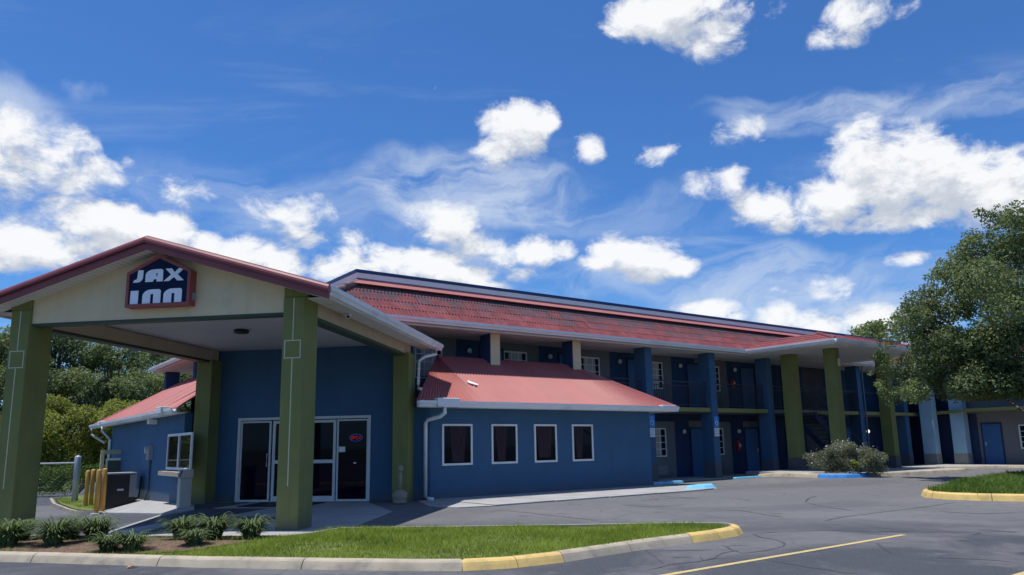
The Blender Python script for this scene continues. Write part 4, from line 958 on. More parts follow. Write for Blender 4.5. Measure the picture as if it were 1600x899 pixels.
# pillars
def pillar(x, y, upper, lower=None, z0=0., z1=4.8, w_=.36, dd=.55, base=None):
    z_split = z0 + .62
    p = obj('pillar', MB().box(x, x + w_, y, y + dd, z0 - .02, z1), upper, mot, bevel=.008)
    if base: obj('plinth', MB().box(x - .012, x + w_ + .012, y - .012, y + dd + .012, z0 - .02, z_split), base, p, bevel=.01)
    return p
for x in (9.8, 13.2, 16.55):
    p = pillar(x, 19.0, navy); obj('pillar_face', MB().box(x + .004, x + .356, 18.985, 19.0, 3.72, 4.795), cream, p)
for x in (20.0, 23.55, 27.2): pillar(x, 19.0, blue, base=plinth)
pillar(34.2, 19.0, blue, base=plinth); pillar(38.6, 19.1, blue, base=plinth)
for (x, y) in ((7.40, 35.5), (7.45, 30.8)): pillar(x, y, navy, w_=.55, dd=.36)
pillar(39.4, 18.15, sunlit_blue, base=M('plinth_light', (.26, .25, .24), .8, .15, 2.), w_=.48, dd=.62, z1=4.7)
pillar(39.85, 16.92, sunlit_blue, base=M('plinth_light', (.26, .25, .24), .8, .15, 2.), w_=.5, dd=.62, z1=4.7)
# rooms
handle_m = M('handle_steel', (.45, .44, .42), .35, .1)
def door(x0, x1, z0, z1, y=YW, axis='y', mat=None):
    fr = (lambda p: p) if axis == 'y' else (lambda p: (p[1], p[0], p[2]))
    d = obj('door', MB().box(x0, x1, y - .03, y, z0, z1, fr), mat or doorb, mot, bevel=.004)
    hx = x1 - .09
    obj('handle', MB().box(hx - .03, hx + .03, y - .055, y - .03, z0 + .88, z0 + 1.05, fr), handle_m, d)
    m = MB(); m.box(x0 - .06, x0 - .002, y - .045, y, z0, z1 + .06, fr); m.box(x1 + .002, x1 + .06, y - .045, y, z0, z1 + .06, fr); m.box(x0 - .002, x1 + .002, y - .045, y, z1 + .002, z1 + .06, fr)
    obj('door_frame', m, navyd, d); return d
def lamp(x, y, z, lit=False, axis='y', sc=1.0):
    fr = (lambda p: p) if axis == 'y' else (lambda p: (p[1], p[0], p[2]))
    l = obj('wall_lamp', MB().box(x - .05, x + .05, y - .06, y, z - .05, z + .09, fr), dgrey, mot)
    c = fr((x, y - .09, z - .09)); obj('lamp_globe', MB().lathe(c, [(.03 * sc, 0), (.075 * sc, .04), (.085 * sc, .09), (.06 * sc, .15), (.03 * sc, .17)], 10), globe_on if lit else globe, l, smooth=True)
def grille(x0, x1, z0, z1, y=YW, axis='y', mat=None):
    fr = (lambda p: p) if axis == 'y' else (lambda p: (p[1], p[0], p[2]))
    g2 = obj('air_conditioner', MB().box(x0, x1, y - .07, y, z0, z1, fr), mat or grill, mot)
    m = MB(); n = 9
    for i in range(n): zz = z0 + .03 + (z1 - z0 - .06) * i / n; m.box(x0 + .02, x1 - .02, y - .085, y - .07, zz, zz + .018, fr)
    obj('louvres', m, mat or grill, g2)
bays = [9.8, 13.2, 16.6, 20.0, 23.5]
for b in bays:
    for lev, z in ((0, 0.03), (1, 2.66)):
        if lev == 0 and b < 16: continue
        top = 2.5 if lev == 0 else 4.795
        obj('wall_panel', MB().box(b + 1.1, b + 3.16, YW - .012, YW, z, top - .3 if lev == 0 else top), greyw, mot)
        wz = (.84, 1.94) if lev == 0 else (3.47, 4.53)
        window(mot, b + 1.62, b + 2.62, wz[0], wz[1], YW - .013, .05, 3, 4, (b + 1.70, b + 2.35) if (b in (20.0, 23.5) and lev == 0) else (b + 1.85, b + 2.42), glass=roomgl)
        grille(b + 2.03, b + 2.6, z + .13, z + .47, YW - .012, mat=grill if (b < 21 and lev == 0) else M('grey_ac', (.13, .135, .15), .5))
        lamp(b + 3.62, YW, z + 1.78)
        door(b + 4.10, b + 4.98, z, z + 1.88)
        if lev == 0: obj('door_header', MB().box(b + 4.02, b + 5.06, YW - .02, YW, z + 1.95, z + 2.2), greyw, mot)
for z in (.03, 2.66):
    obj('wall_panel', MB().box(28.6, 30.2, YW - .012, YW, z, z + 2.1), navyd, mot)
    door(30.6, 31.5, z, z + 1.9); obj('wall_panel', MB().box(32.2, 34.0, YW - .012, YW, z, z + 2.1), M('brown_grey_paint', (.085, .08, .095), .8), mot)
door(35.4, 36.2, .03, 1.95); lamp(37.5, YW, 1.78, True); lamp(41.6, YW - .001, 1.75, True); lamp(36.2, YW, 4.3)
obj('gallery_rail', MB().box(31.5, 38.6, 19.15, 19.19, 3.55, 3.6), dgrey, mot)
# fire extinguisher on the wall, lower and upper
for (x, z, lab) in ((27.0, 1.0, 'red fire extinguisher on the wall at ground level'), (26.9, 3.62, 'red fire extinguisher on the upper gallery wall')):
    t = empty('fire_extinguisher', (x, YW - .1, z), lab, 'fire extinguisher')
    obj('cylinder', MB().lathe((x, YW - .1, z), [(.07, 0), (.085, .02), (.085, .36), (.06, .42), (.03, .44)], 14), red, t, smooth=True); obj('label_band', MB().box(x - .05, x + .05, YW - .19, YW - .186, z + .14, z + .28), white, t); obj('valve', MB().box(x - .03, x + .06, YW - .12, YW - .08, z + .44, z + .50), black, t); obj('hose', MB().tube([(x + .04, YW - .12, z + .46), (x + .11, YW - .13, z + .38), (x + .11, YW - .13, z + .12)], .014, 6), black, t); obj('wall_bracket', MB().box(x - .05, x + .05, YW - .03, YW - .002, z + .1, z + .4), red, t)
# railing on the upper gallery
for a, b in ((20.36, 23.55), (23.91, 27.2), (16.91, 20.0), (27.56, 34.2)):
    rl = obj('railing', MB().box(a, b, 19.2, 19.24, 3.62, 3.66), dgrey, mot)
    obj('bottom_rail', MB().box(a, b, 19.205, 19.235, 2.76, 2.79), dgrey, rl); m = MB(); n = int((b - a) / .115)
    obj('mid_rail', MB().box(a, b, 19.205, 19.235, 3.48, 3.505), dgrey, rl)
    for i in range(n): xx = a + (i + .5) * (b - a) / n; m.box(xx - .008, xx + .008, 19.212, 19.228, 2.79, 3.48)
    obj('balusters', m, dgrey, rl, kind='stuff')
# downspouts on the far part
for x in (34.6, 36.0): pipe([(x, 18.9, 4.8), (x, 18.95, 4.6), (x, 18.95, .05)], .04, M('blue_pipe', (.10, .18, .28), .5), mot)
# right wing wall
obj('wing_wall', MB().box(40.6, 40.8, 2, 17.0, -.05, 4.8), greyw, mot); obj('wing_wall', MB().box(40.6, 40.8, 17.001, YW, -.05, 4.8), navyd, mot); obj('wing_wall', MB().box(40.55, 40.599, 16.62, 17.2, .1, 2.5), navyd, mot)
door(15.62, 16.42, .1, 2.0, 40.6, 'x', doorb); window(mot, 13.75, 14.85, .82, 1.94, 40.6, .06, 3, 4, axis='x', glass=roomgl); grille(13.9, 14.6, .15, .5, 40.6, 'x', M('pale_ac', (.38, .38, .39), .5))
obj('slab_edge', MB().box(39.5, 40.6, 2, 16.6, 2.62, 2.76), oliveb, mot); obj('slab_edge', MB().prism([(40.0, 18.99, 2.53), (39.5, 16.62, 2.60), (40.6, 16.62, 2.60), (40.7, 18.99, 2.53)], (0, 0, .13)), oliveb, mot)
mb = MB(); mb.quad((38.9, 19.2, 4.95), (38.9, 2, 4.95), (40.3, 2, 6.0), (40.3, 19.9, 6.0)); obj('wing_roof', mb, tile, mot)
gutter((38.95, 18.4, 4.82), (38.95, 2, 4.82), (-1, 0), mot, 1.15)
obj('wing_soffit', MB().box(38.95, 40.6, 2, 18.6, 4.805, 4.825), soffit, mot)
obj('wing_cap', MB().box(40.0, 40.4, 2, 19.6, 6.0, 6.4), bandw, mot)
# ------------------------------------------------------------------ stair tower canopy
st = empty('stair_canopy', (28.3, 16.7, .12), 'hipped red canopy on three olive pillars over the motel stairs', 'canopy')
CX0, CX1, CY0 = 25.35, 32.6, 14.75
for (x, y, w_, dd) in ((26.9, 17.55, .38, .55), (26.6, 15.58, .36, .45), (30.4, 15.6, .36, .46)):
    p = obj('pillar', MB().box(x, x + w_, y, y + dd, .10, 4.80), olive, st, bevel=.01)
    obj('plinth', MB().box(x - .012, x + w_ + .012, y - .012, y + dd + .012, .10, .72), M('brown_plinth', (.11, .105, .105), .8, .2, 2., dirt=(.16, .12, .09), dirt_amt=.5), p)
obj('junction_box', MB().box(26.8, 26.92, 15.54, 15.58, 4.12, 4.4), cream, st)
obj('soffit', MB().box(CX0 + .02, CX1 - .02, CY0 + .02, 18.6, 4.80, 4.83), soffit, st)
obj('fascia', MB().box(CX0, CX1, CY0, CY0 + .02, 4.79, 4.95), gutm, st); obj('fascia', MB().box(CX0, CX0 + .02, CY0 + .02, 18.45, 4.79, 4.95), gutm, st)
gutter((CX0 - .02, 18.45, 4.83), (CX0 - .02, CY0 - .05, 4.83), (-1, 0), st, 1.05); gutter((CX0 - .1, CY0 - .02, 4.83), (CX1 + .1, CY0 - .02, 4.83), (0, -1), st, 1.05); gutter((CX1 + .02, CY0, 4.83), (CX1 + .02, 18.5, 4.83), (1, 0), st, 1.05)
pkx0, pkx1, pky, pkz = 28.3, 30.4, 17.2, 5.68
def facet(A, B, C_, D_, ncol, nrow, nm):
    A, B, C_, D_ = map(Vector, (A, B, C_, D_)); N = (B - A).cross(D_ - A).normalized()
    if N.z < 0: N = -N
    for r in range(nrow):
        for c in range(ncol):
            mb = MB(); n = 18
            for j in (0, 1):
                v = (r + j * 1.06) / nrow; v = min(v, 1.)
                for i in range(n + 1):
                    u = (c + i / n) / ncol; p = (A.lerp(B, u)).lerp(D_.lerp(C_, u), v) + N * (.035 - .018 * j + .009 * math.cos(2 * math.pi * i / 6))
                    mb.v.append(tuple(p))
            for i in range(n): mb.f.append((i, i + 1, n + 2 + i, n + 1 + i))
            b = len(mb.v)
            for i in range(n + 1): mb.v.append(tuple(Vector(mb.v[i]) - N * .022))
            for i in range(n): mb.f.append((i, b + i, b + i + 1, i + 1))
            obj(nm, mb, tile2, st)
facet((CX0, 18.75, 4.95), (CX0, CY0, 4.95), (pkx0, pky, pkz), (pkx0, 19.5, pkz), 7, 4, 'roof_panel')
facet((CX0, CY0, 4.95), (CX1, CY0, 4.95), (pkx1, pky, pkz), (pkx0, pky, pkz), 10, 4, 'roof_panel')
facet((CX1, CY0, 4.95), (CX1, 18.75, 4.95), (pkx1, 19.5, pkz), (pkx1, pky, pkz), 7, 4, 'roof_panel')
mb = MB(); mb.quad((pkx0, pky, pkz), (pkx1, pky, pkz), (pkx1, 19.6, pkz), (pkx0, 19.6, pkz)); obj('roof_top', mb, tile2, st)
for c0 in ((CX0, CY0), (CX1, CY0)):
    mb = MB(); mb.tube([(c0[0], c0[1], 4.99), ((pkx0 if c0[0] < 28 else pkx1), pky, pkz + .03)], .06, 6); obj('hip_cap', mb, tile2, st)
# stairs
sta = empty('staircase', (30.5, 19.2, .1), 'dark open tread staircase behind the olive pillars', 'stairs')
n = 13
for i in range(n):
    x = 28.9 + i * .28; z = 2.48 - i * .18
    obj('tread', MB().box(x, x + .27, 18.0, 19.0, z, z + .05), M('tread_concrete', (.10, .11, .13), .8), sta)
for y in (17.97, 19.0): obj('stringer', MB().prism([(28.8, y, 2.3), (28.8, y, 2.56), (32.65, y, .2), (32.65, y, .02), (32.4, y, .02)], (0, .03, 0)), navyd, sta)
obj('handrail', MB().tube([(28.8, 17.98, 3.4), (32.5, 17.98, 1.05), (32.6, 17.98, .2)], .025, 6), dgrey, sta)
m = MB()
for i in range(14): x = 29 + i * .27; m.tube([(x, 17.98, 2.45 - (x - 28.9) * .643), (x, 17.98, 3.28 - (x - 28.8) * .635)], .01, 4)
obj('balusters', m, dgrey, sta, kind='stuff')
obj('landing', MB().box(27.6, 28.88, 18.0, 19.05, 2.5, 2.6), greyw, sta)
t = empty('exit_sign', (28.6, YW - .1, 4.0), 'small pale sign high on the wall behind the stairs', 'sign'); obj('sign_plate', MB().box(28.95, 29.3, YW - .03, YW - .015, 4.1, 4.22), M('pale_plate', (.35, .40, .40), .5), t)

# ------------------------------------------------------------------ accessible parking signs, wheel stops
def asign(x, lab):
    t = empty('parking_sign', (x + .14, 18.98, 1.55), lab, 'sign', 'accessible parking signs')
    obj('sign_plate', MB().box(x, x + .29, 18.965, 18.985, 1.92, 2.34), bblue, t)
    m = MB(); cx, cz = x + .14, 2.08
    m.tube([(cx + .075 * math.cos(a), 18.962, cz + .075 * math.sin(a)) for a in np.linspace(.6, 2 * math.pi - .5, 16)], .012, 4)
    m.tube([(cx - .01, 18.962, cz + .17), (cx, 18.962, cz + .05), (cx + .06, 18.962, cz + .04), (cx + .085, 18.962, cz - .05)], .012, 4); m.lathe((cx - .012, 18.962, cz + .18), [(.004, 0), (.022, .02), (.004, .045)], 8)
    obj('wheelchair_symbol', m, white, t)
    obj('lower_plate', MB().box(x + .01, x + .28, 18.966, 18.985, 1.58, 1.90), white, t); m = MB()
    for i, wv in enumerate((.2, .16, .2)): m.box(x + .04, x + .04 + wv, 18.962, 18.966, 1.82 - i * .08, 1.845 - i * .08)
    obj('plate_print', m, lblue, t)
asign(23.585, 'blue and white accessible parking sign on the pillar right of the lobby'); asign(20.02, 'blue and white accessible parking sign at the corner of the lobby wall')
def wheel_stop(x0, x1, y, lab):
    mb = MB(); pr = [(-.09, 0), (-.06, .10), (.06, .10), (.09, 0)]
    for x, s_ in ((x0, .8), (x0 + .05, 1), (x1 - .05, 1), (x1, .8)):
        for a, z in pr: mb.v.append((x, y + a * s_, .002 + z * s_))
    for i in range(3):
        for j in range(4): k = (j + 1) % 4; mb.f.append((i * 4 + j, i * 4 + k, i * 4 + 4 + k, i * 4 + 4 + j))
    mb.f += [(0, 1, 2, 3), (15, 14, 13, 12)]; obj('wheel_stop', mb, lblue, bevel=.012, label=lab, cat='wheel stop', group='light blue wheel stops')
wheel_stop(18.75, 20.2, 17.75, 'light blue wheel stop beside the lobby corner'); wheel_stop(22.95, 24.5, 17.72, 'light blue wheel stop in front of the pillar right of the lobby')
mb = MB(); R = [(17.35, 15.05), (17.9, 14.85), (18.6, 15.0), (19.0, 15.4), (18.85, 15.6), (18.15, 15.5), (17.5, 15.35)]
bt = [(x, y, .002) for x, y in R]; c_ = (18.2, 15.22); tp = [(c_[0] + (x - c_[0]) * .72, c_[1] + (y - c_[1]) * .6, .13) for x, y in R]
mb.v = bt + tp; n = len(R); mb.f = [tuple(range(n, 2 * n))] + [(i, (i + 1) % n, n + (i + 1) % n, n + i) for i in range(n)]
obj('kerb_end', mb, lblue, bevel=.03, label='light blue painted kerb end at the tip of the lobby walk', cat='kerb end')

# ------------------------------------------------------------------ small things by the entrance and on the left
t = empty('cigarette_bin', (9.03, 16.95, 0), 'tan smokers post with flared base by the right rear column', 'ash bin')
obj('bin_base', MB().lathe((9.03, 16.95, .02), [(.16, 0), (.17, .03), (.15, .06), (.17, .1), (.185, .16), (.185, .24), (.12, .30), (.06, .33)], 16), stone, t, smooth=True); obj('bin_post', MB().lathe((9.03, 16.95, .35), [(.05, 0), (.045, .42)], 12), stone, t, smooth=True); obj('bin_head', MB().lathe((9.03, 16.95, .77), [(.05, 0), (.07, .03), (.075, .09), (.05, .15), (.02, .16)], 12), stone, t, smooth=True)
x, y = 4.83, 20.35; z = GZ(x, y) + .05
t = empty('trash_bin', (x, y, z), 'beige pedestal bin with dark opening below the drive-up window', 'bin')
obj('bin_body', MB().box(x - .14, x + .14, y - .14, y + .14, z, z + .72), M('beige_bin', (.46, .43, .38), .6, .08), t, bevel=.02); obj('bin_hood', MB().prism([(x - .15, y - .15, z + .725), (x + .15, y - .15, z + .725), (x + .15, y - .15, z + .93), (x - .07, y - .15, z + .93)], (0, .30, 0)), M('beige_bin', (.46, .43, .38), .6, .08), t)
obj('bin_flap', MB().prism([(x - .14, y - .11, z + .745), (x - .16, y - .11, z + .745), (x - .098, y - .11, z + .91), (x - .08, y - .11, z + .91)], (0, .2, 0)), black, t)
x, y = 4.42, 27.0; z = GZ(x, y) + .06
t = empty('ac_unit', (x, y, z), 'dark air conditioning condenser on the pad by the left wall', 'condenser')
obj('cabinet', MB().box(x - .42, x + .42, y - .5, y + .5, z + .04, z + 1.0), M('condenser_grey', (.03, .033, .04), .5), t, bevel=.02); obj('lid', MB().box(x - .44, x + .44, y - .52, y + .52, z + 1.002, z + 1.04), M('condenser_lid', (.30, .31, .33), .5), t)
m = MB()
for i in range(26): zz = z + .08 + i * .034; m.box(x - .36, x + .36, y - .515, y - .5, zz, zz + .012); m.box(x - .435, x - .42, y - .45, y + .45, zz, zz + .012)
obj('coil_guard', m, black, t, kind='stuff'); obj('service_panel', MB().box(x + .24, x + .43, y - .525, y - .516, z + .3, z + .98), M('condenser_panel', (.20, .21, .24), .5), t); obj('name_plate', MB().box(x - .1, x + .08, y - .522, y - .516, z + .5, z + .56), steel, t)
obj('base_tray', MB().box(x - .44, x + .44, y - .52, y + .52, z, z + .04), dgrey, t)
obj('refrigerant_line', MB().tube([(x + .43, y, z + .2), (5.02, y - .1, z + .25), (5.06, y - .1, z + .9)], .03, 6), black, t)
for (x, y, lab) in ((3.9, 29.6, 'yellow bollard, leftmost of the back pair'), (4.08, 29.75, 'yellow bollard, right one of the back pair'), (3.72, 26.0, 'yellow bollard, left one of the front pair'), (3.90, 26.15, 'yellow bollard, right one of the front pair')):
    z = GZ(x, y); t = empty('bollard', (x, y, z), lab, 'bollard', 'yellow bollards by the condenser')
    obj('post', MB().lathe((x, y, z), [(.068, 0), (.068, 1.29), (.055, 1.32), (.02, 1.33)], 14), yboll, t, smooth=True); obj('footing', MB().lathe((x, y, z), [(.16, 0), (.15, .05), (.1, .06)], 12), conc, t)
# gate / enclosure beside the wall
x, y = 4.5, 31.; z = GZ(x, y) + .05
t = empty('utility_gate', (x, y, z), 'pale framed green utility enclosure at the far end of the left wall', 'enclosure')
obj('gate_post', MB().box(x - .06, x + .05, y - .06, y + .06, z, z + 1.88), cream, t); obj('gate_post', MB().box(x + .62, x + .72, y - .06, y + .06, z, z + 1.88), cream, t); obj('top_beam', MB().box(x - .06, x + .75, y - .05, y + .05, z + 1.74, z + 1.90), M('sage_paint', (.38, .38, .28), .7), t)
obj('gate_frame', MB().box(x + .12, x + .62, y - .02, y + .02, z + 1.52, z + 1.60).box(x + .12, x + .18, y - .02, y + .02, z + .05, z + 1.52), white, t); obj('gate_panel', MB().box(x + .18, x + .62, y - .01, y + .01, z + .05, z + 1.52), M('gate_green', (.06, .085, .07), .5), t)
# chain link fence
x, y = 4.0, 33.2; z = GZ(x, y)
t = empty('chain_link_fence', (x, y, z), 'galvanised chain link fence with thick corner post in front of the hedge', 'fence')
obj('corner_post', MB().lathe((x, y, z), [(.115, 0), (.115, 1.76), (.10, 1.80), (.03, 1.83)], 16), steel, t, smooth=True)
p1 = Vector((x - .1, y, z)); p2 = Vector((-6.0, 36.5, z)); obj('top_rail', MB().tube([p1 + Vector((0, 0, 1.55)), p2 + Vector((0, 0, 1.55))], .032, 8), steel, t)
for f_ in (.35, .7, 1.): q = p1.lerp(p2, f_); obj('fence_post', MB().tube([q, q + Vector((0, 0, 1.55))], .03, 8), steel, t)
m = MB(); L = (p2 - p1).length; nw = int(L / .14); dz = 1.5
for i in range(nw):
    for s_ in (1, -1):
        a = i * .14; b = a + s_ * dz; aa, bb, za, zb_ = a, b, .02, .02 + dz
        if b < 0: bb = 0; zb_ = .02 + a
        if b > L: bb = L; zb_ = .02 + (L - a)
        A = p1.lerp(p2, aa / L) + Vector((0, 0, za)); B_ = p1.lerp(p2, bb / L) + Vector((0, 0, zb_)); m.tube([A, B_], .0016, 3)
obj('wire_mesh', m, steel, t, kind='stuff')

# ------------------------------------------------------------------ leaves, hedge, trees
def leaf_cloud(centres, radii, n, size, rng, flat=.8, shell=.45):
    """n leaf quads spread through clumps; more leaves near each clump's outer shell"""
    w_ = np.array([r ** 2.2 for r in radii]); idx = rng.choice(len(centres), n, p=w_ / w_.sum())
    C_ = np.array(centres)[idx]; R_ = np.array(radii)[idx][:, None]
    v = rng.normal(size=(n, 3)); v /= np.linalg.norm(v, axis=1)[:, None]
    rr = rng.random((n, 1)) ** shell
    p = C_ + v * rr * R_ * np.array([1, 1, flat])
    nn = rng.normal(size=(n, 3)) + v * .7 + np.array([0, 0, .6]); nn /= np.linalg.norm(nn, axis=1)[:, None]
    a = np.cross(nn, rng.normal(size=(n, 3))); a /= np.linalg.norm(a, axis=1)[:, None]; b = np.cross(nn, a)
    s_ = size * rng.uniform(.55, 1.25, (n, 1))
    return np.stack([p - a * s_, p - b * s_ * .45, p + a * s_, p + b * s_ * .45], 1)
def tree(name, base, h, crown, n, size, mat, label, group=None, seed=1, trunk_r=.22, shell=.45, limbs=True, cat='tree'):
    """crown: list of (dx, dy, z, r) clumps relative to the base"""
    rng = np.random.default_rng(seed); rr = random.Random(seed)
    root = empty(name, base, label, cat, group)
    cs = [(base[0] + a, base[1] + b, base[2] + c) for a, b, c, r in crown]; rs = [r for *_, r in crown]
    m = MB(); top = Vector(base) + Vector((rr.uniform(-.2, .2), rr.uniform(-.2, .2), h * .8)); pts = [Vector(base) - Vector((0, 0, .1))] + [Vector(base).lerp(top, t_) + Vector((rr.uniform(-.1, .1), rr.uniform(-.1, .1), 0)) for t_ in (.25, .5, .75)] + [top]
    m.tube(pts, [trunk_r * 1.35, trunk_r, trunk_r * .8, trunk_r * .5, trunk_r * .2], 9); obj('trunk', m, bark, root, smooth=True)
    if limbs:
        for i, c in enumerate(cs[:26]):
            c = Vector(c); t_ = rr.uniform(.22, .6); s_ = Vector(base).lerp(top, min(.8, max(.2, (c.z - base[2]) / h - .25))); mid = s_.lerp(c, .55) + Vector((0, 0, -.1 * (c - s_).length)) + Vector((rr.uniform(-.2, .2), rr.uniform(-.2, .2), 0))
            l = MB(); l.tube([s_, mid, c], [trunk_r * .38, trunk_r * .2, trunk_r * .06], 6); obj('limb', l, bark, root, smooth=True)
    V = leaf_cloud(cs, rs, n, size, rng, .8, shell); tri_mesh('crown', V, mat, None, None, root, (base[0], base[1], base[2]))
    return root
def clumps(rng, n, rx, ry, z0, z1, r0, r1, power=1.0):
    out = []
    while len(out) < n:
        a = rng.uniform(0, 2 * math.pi); q = math.sqrt(rng.uniform(.05, 1)); zt = rng.random()
        prof = math.sin(math.pi * min(1, .12 + .86 * zt)) ** power
        out.append((math.cos(a) * q * rx * prof, math.sin(a) * q * ry * prof, z0 + (z1 - z0) * zt, rng.uniform(r0, r1)))
    return out
oak = leaf_mat('oak_leaf', (.075, .112, .052), (.245, .29, .14), .9, .3)
dark = leaf_mat('dark_tree_leaf', (.10, .135, .07), (.25, .285, .165), .35, .3)
mid_ = leaf_mat('mid_tree_leaf', (.12, .155, .075), (.28, .32, .165), .4, .35)
yel = leaf_mat('yellow_green_leaf', (.12, .15, .03), (.36, .37, .10), .6, .4)
hed = leaf_mat('hedge_leaf', (.05, .10, .02), (.14, .21, .05), 1.2, .25)
# right hand oak on the island
rg = random.Random(5)
TB = (26.5, 7.95, .2)
crown = clumps(rg, 95, 4.6, 4.4, 1.7, 7.6, .6, 1.15, .8)
vd = Vector((TB[0], TB[1])).normalized(); lf = Vector((-vd.y, vd.x))     # leftwards as seen from the lot
def off(l, f_, z, r): return (lf.x * l + vd.x * f_, lf.y * l + vd.y * f_, z, r)
crown += [off(rg.uniform(1.2, 4.3), rg.uniform(-1.5, 1.2), rg.uniform(1.9, 4.4), rg.uniform(.6, .95)) for _ in range(34)] + [off(4.9, 0, 3.5, .6), off(5.2, .3, 2.7, .42), off(4.2, .2, 2.9, .7), off(3.7, -.4, 3.3, .8), off(4.4, .2, 3.6, .7), off(3.3, .4, 2.7, .75), off(3.9, .3, 4.3, .75), off(3.0, -.6, 3.9, .85), off(2.4, -.5, 3.0, .85), off(4.6, -.2, 3.1, .6), off(3.4, 0, 5.0, .7), off(5.35, .2, 3.0, .3), off(4.9, -.4, 4.4, .5), off(4.5, .5, 5.0, .45), off(5.3, .2, 3.9, .33),
 off(3.6, 0, 5.9, .5), off(3.2, 0, 6.5, .42), off(2.6, .3, 7.1, .5), off(2.2, .2, 7.6, .4), off(1.5, 0, 7.9, .55), off(1.9, 0, 8.25, .28), off(.9, 0, 8.0, .7), off(.3, .3, 8.5, .4), off(5.0, 0, 2.1, .35), off(4.3, -.6, 1.95, .5), off(3.0, -.4, 1.75, .5), off(1.5, -.5, 1.7, .55), off(0, 0, 8.2, .8), off(-.8, 0, 7.8, .9)]
crown = [(a, b_, max(c, 2.15 + .8 * r), r * .80) for a, b_, c, r in crown]
crown += [(a + rg.uniform(-.5, .5), b_ + rg.uniform(-.5, .5), c + rg.uniform(-.2, .5), r * .5) for a, b_, c, r in crown if a * lf.x + b_ * lf.y > 2.0 or c > 5.6]
tree('oak_tree', TB, 7.5, crown, 165000, .060, oak, 'dense dark green oak filling the right edge above the grass island', seed=3, trunk_r=.24, shell=.36)
tb = leaf_mat  # noqa
# twigs sticking out of the crown on the left
# shrub with pale lilac flowers in the stair corner
sb = (25.2, 14.62, .22); rgs = random.Random(9)
cr = []
for i in range(110):
    a = rgs.uniform(-1, 1); cr.append((lf.x * a * 1.0 + rgs.uniform(-.3, .3), lf.y * a * 1.0 + rgs.uniform(-.3, .3), .1 + rgs.random() * (.92 - .5 * a * a), rgs.uniform(.14, .27)))
sh = tree('flowering_shrub', sb, .8, cr, 30000, .028, leaf_mat('shrub_leaf', (.11, .13, .085), (.27, .29, .19), 4., .3), 'rounded grey-green shrub with pale lilac flowers before the canopy pillar', seed=4, trunk_r=.03, shell=.4, cat='shrub')
V = leaf_cloud([(sb[0] + a, sb[1] + b, sb[2] + c + .06) for a, b, c, r in cr], [r for *_, r in cr], 700, .035, np.random.default_rng(2), .9, .12)
tri_mesh('flowers', V, M('lilac_flower', (.55, .50, .66), .8, .1), None, 'stuff', sh, sb)
V = leaf_cloud([(sb[0] - .12, sb[1] - .42, .5), (sb[0] - .25, sb[1] - .36, .62)], [.17, .12], 420, .035, np.random.default_rng(5)); tri_mesh('new_growth', V, yel, 'yellow-green fresh shoots low on the shrub', None, sh, sb)
# hedge
hc = [(-9 + i * .45 + rgs.uniform(-.1, .1), 41.5 - i * .02 + rgs.uniform(-.15, .15), z_) for i in range(36) for z_ in (-.15, .25, .55)]
hroot = empty('clipped_hedge', (0, 41.2, -.5), 'low clipped green hedge behind the chain link fence', 'hedge')
tri_mesh('foliage', leaf_cloud(hc, [.40] * len(hc), 32000, .05, np.random.default_rng(8), .85, .3), hed, None, None, hroot, (0, 41.2, -.5))
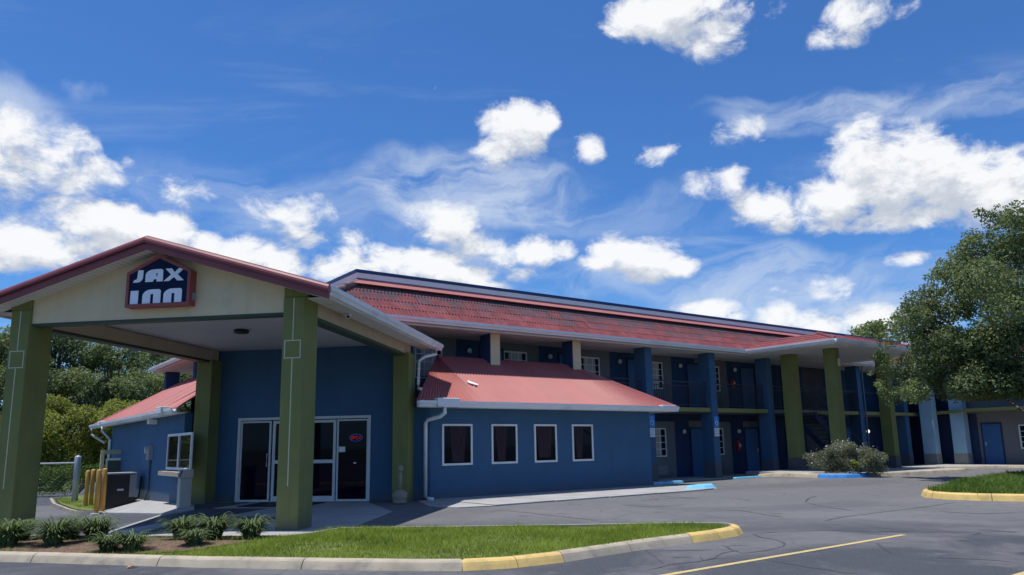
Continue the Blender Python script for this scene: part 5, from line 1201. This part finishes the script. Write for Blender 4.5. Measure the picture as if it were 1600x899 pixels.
# trees behind on the left
T_ = [(2.2, 62, 10.5, 'tall dark tree beyond the hedge at the far left'), (6.0, 66, 12.0, 'tallest dark tree beyond the hedge behind the left column'), (9.6, 64, 10.4, 'dark tree between the left column and the canopy beam'), (13.2, 68, 11.2, 'grey-green tree behind the small corner roof'), (17.0, 66, 10., 'dark tree seen between the rear pillars'), (-2.5, 64, 12.5, 'dark tree left of the left column top')]
for i, (x, y, h_, lab) in enumerate(T_):
    r_ = random.Random(20 + i); tree('background_tree', (x, y, -.5), h_, clumps(r_, 52, 3.6, 2.8, 1.4, h_ - .6, .7, 1.25, .45), 26000, .13, dark if i % 2 else mid_, lab, 'trees beyond the hedge', seed=30 + i, trunk_r=.3, shell=.4)
B_ = [(2.6, 50, 4.6, 'yellow-green bushy tree above the hedge at left'), (5.4, 51.5, 5.0, 'yellow-green bushy tree above the bollards'), (8.2, 51, 5.2, 'yellow-green bushy tree beside the lobby roof corner'), (11.2, 53, 4.8, 'yellow-green bushy tree behind the lobby roof'), (-.4, 50, 4.6, 'yellow-green bushy tree hidden behind the left column')]
for i, (x, y, h_, lab) in enumerate(B_):
    r_ = random.Random(50 + i); tree('bushy_tree', (x, y, -.5), h_, clumps(r_, 34, 2.3, 1.9, .5, h_ - .3, .5, .95, .4), 11000, .11, yel, lab, 'bushy trees behind the hedge', seed=60 + i, trunk_r=.16, shell=.4)
# dark understorey
for i, (x, y, h_, lab) in enumerate([(8.0, 78, 9.6, 'pale tree farther back between the two tallest'), (12.2, 80, 9.8, 'pale tree farther back left of the corner roof'), (16.5, 79, 9.2, 'pale tree farthest right in the back row'), (3.5, 77, 9.8, 'pale tree farther back behind the left column')]):
    r_ = random.Random(90 + i); tree('background_tree', (x, y, -.5), h_, clumps(r_, 60, 3.6, 2.2, .6, h_ - .5, .9, 1.5, .3), 16000, .16, mid_, lab, 'trees beyond the hedge', seed=90 + i, trunk_r=.26, shell=.4)
r_ = random.Random(3); cc = [(x_, 56 + r_.uniform(-1, 1), r_.uniform(.2, 2.6)) for x_ in np.arange(-12, 20, .8)]
tri_mesh('undergrowth', leaf_cloud(cc, [1.2] * len(cc), 14000, .16, np.random.default_rng(9)), dark, 'dark undergrowth below the trees', 'stuff')
tree('background_tree', (71, 37, 0), 13, clumps(random.Random(77), 30, 4.5, 4., 4., 12.6, .9, 1.6, .6), 8000, .2, mid_, 'tree showing above the motel roof beside the oak', 'trees beyond the hedge', seed=77, trunk_r=.3)
# fallen leaf
mb = MB(); mb.quad((1.83, 10.22, .012), (1.90, 10.20, .03), (1.93, 10.27, .012), (1.86, 10.30, .025)); mb.quad((1.90, 10.20, .03), (1.97, 10.22, .006), (1.93, 10.27, .012)); obj('fallen_leaf', mb, orange, label='dry orange leaf on the dark asphalt near the kerb', cat='leaf')
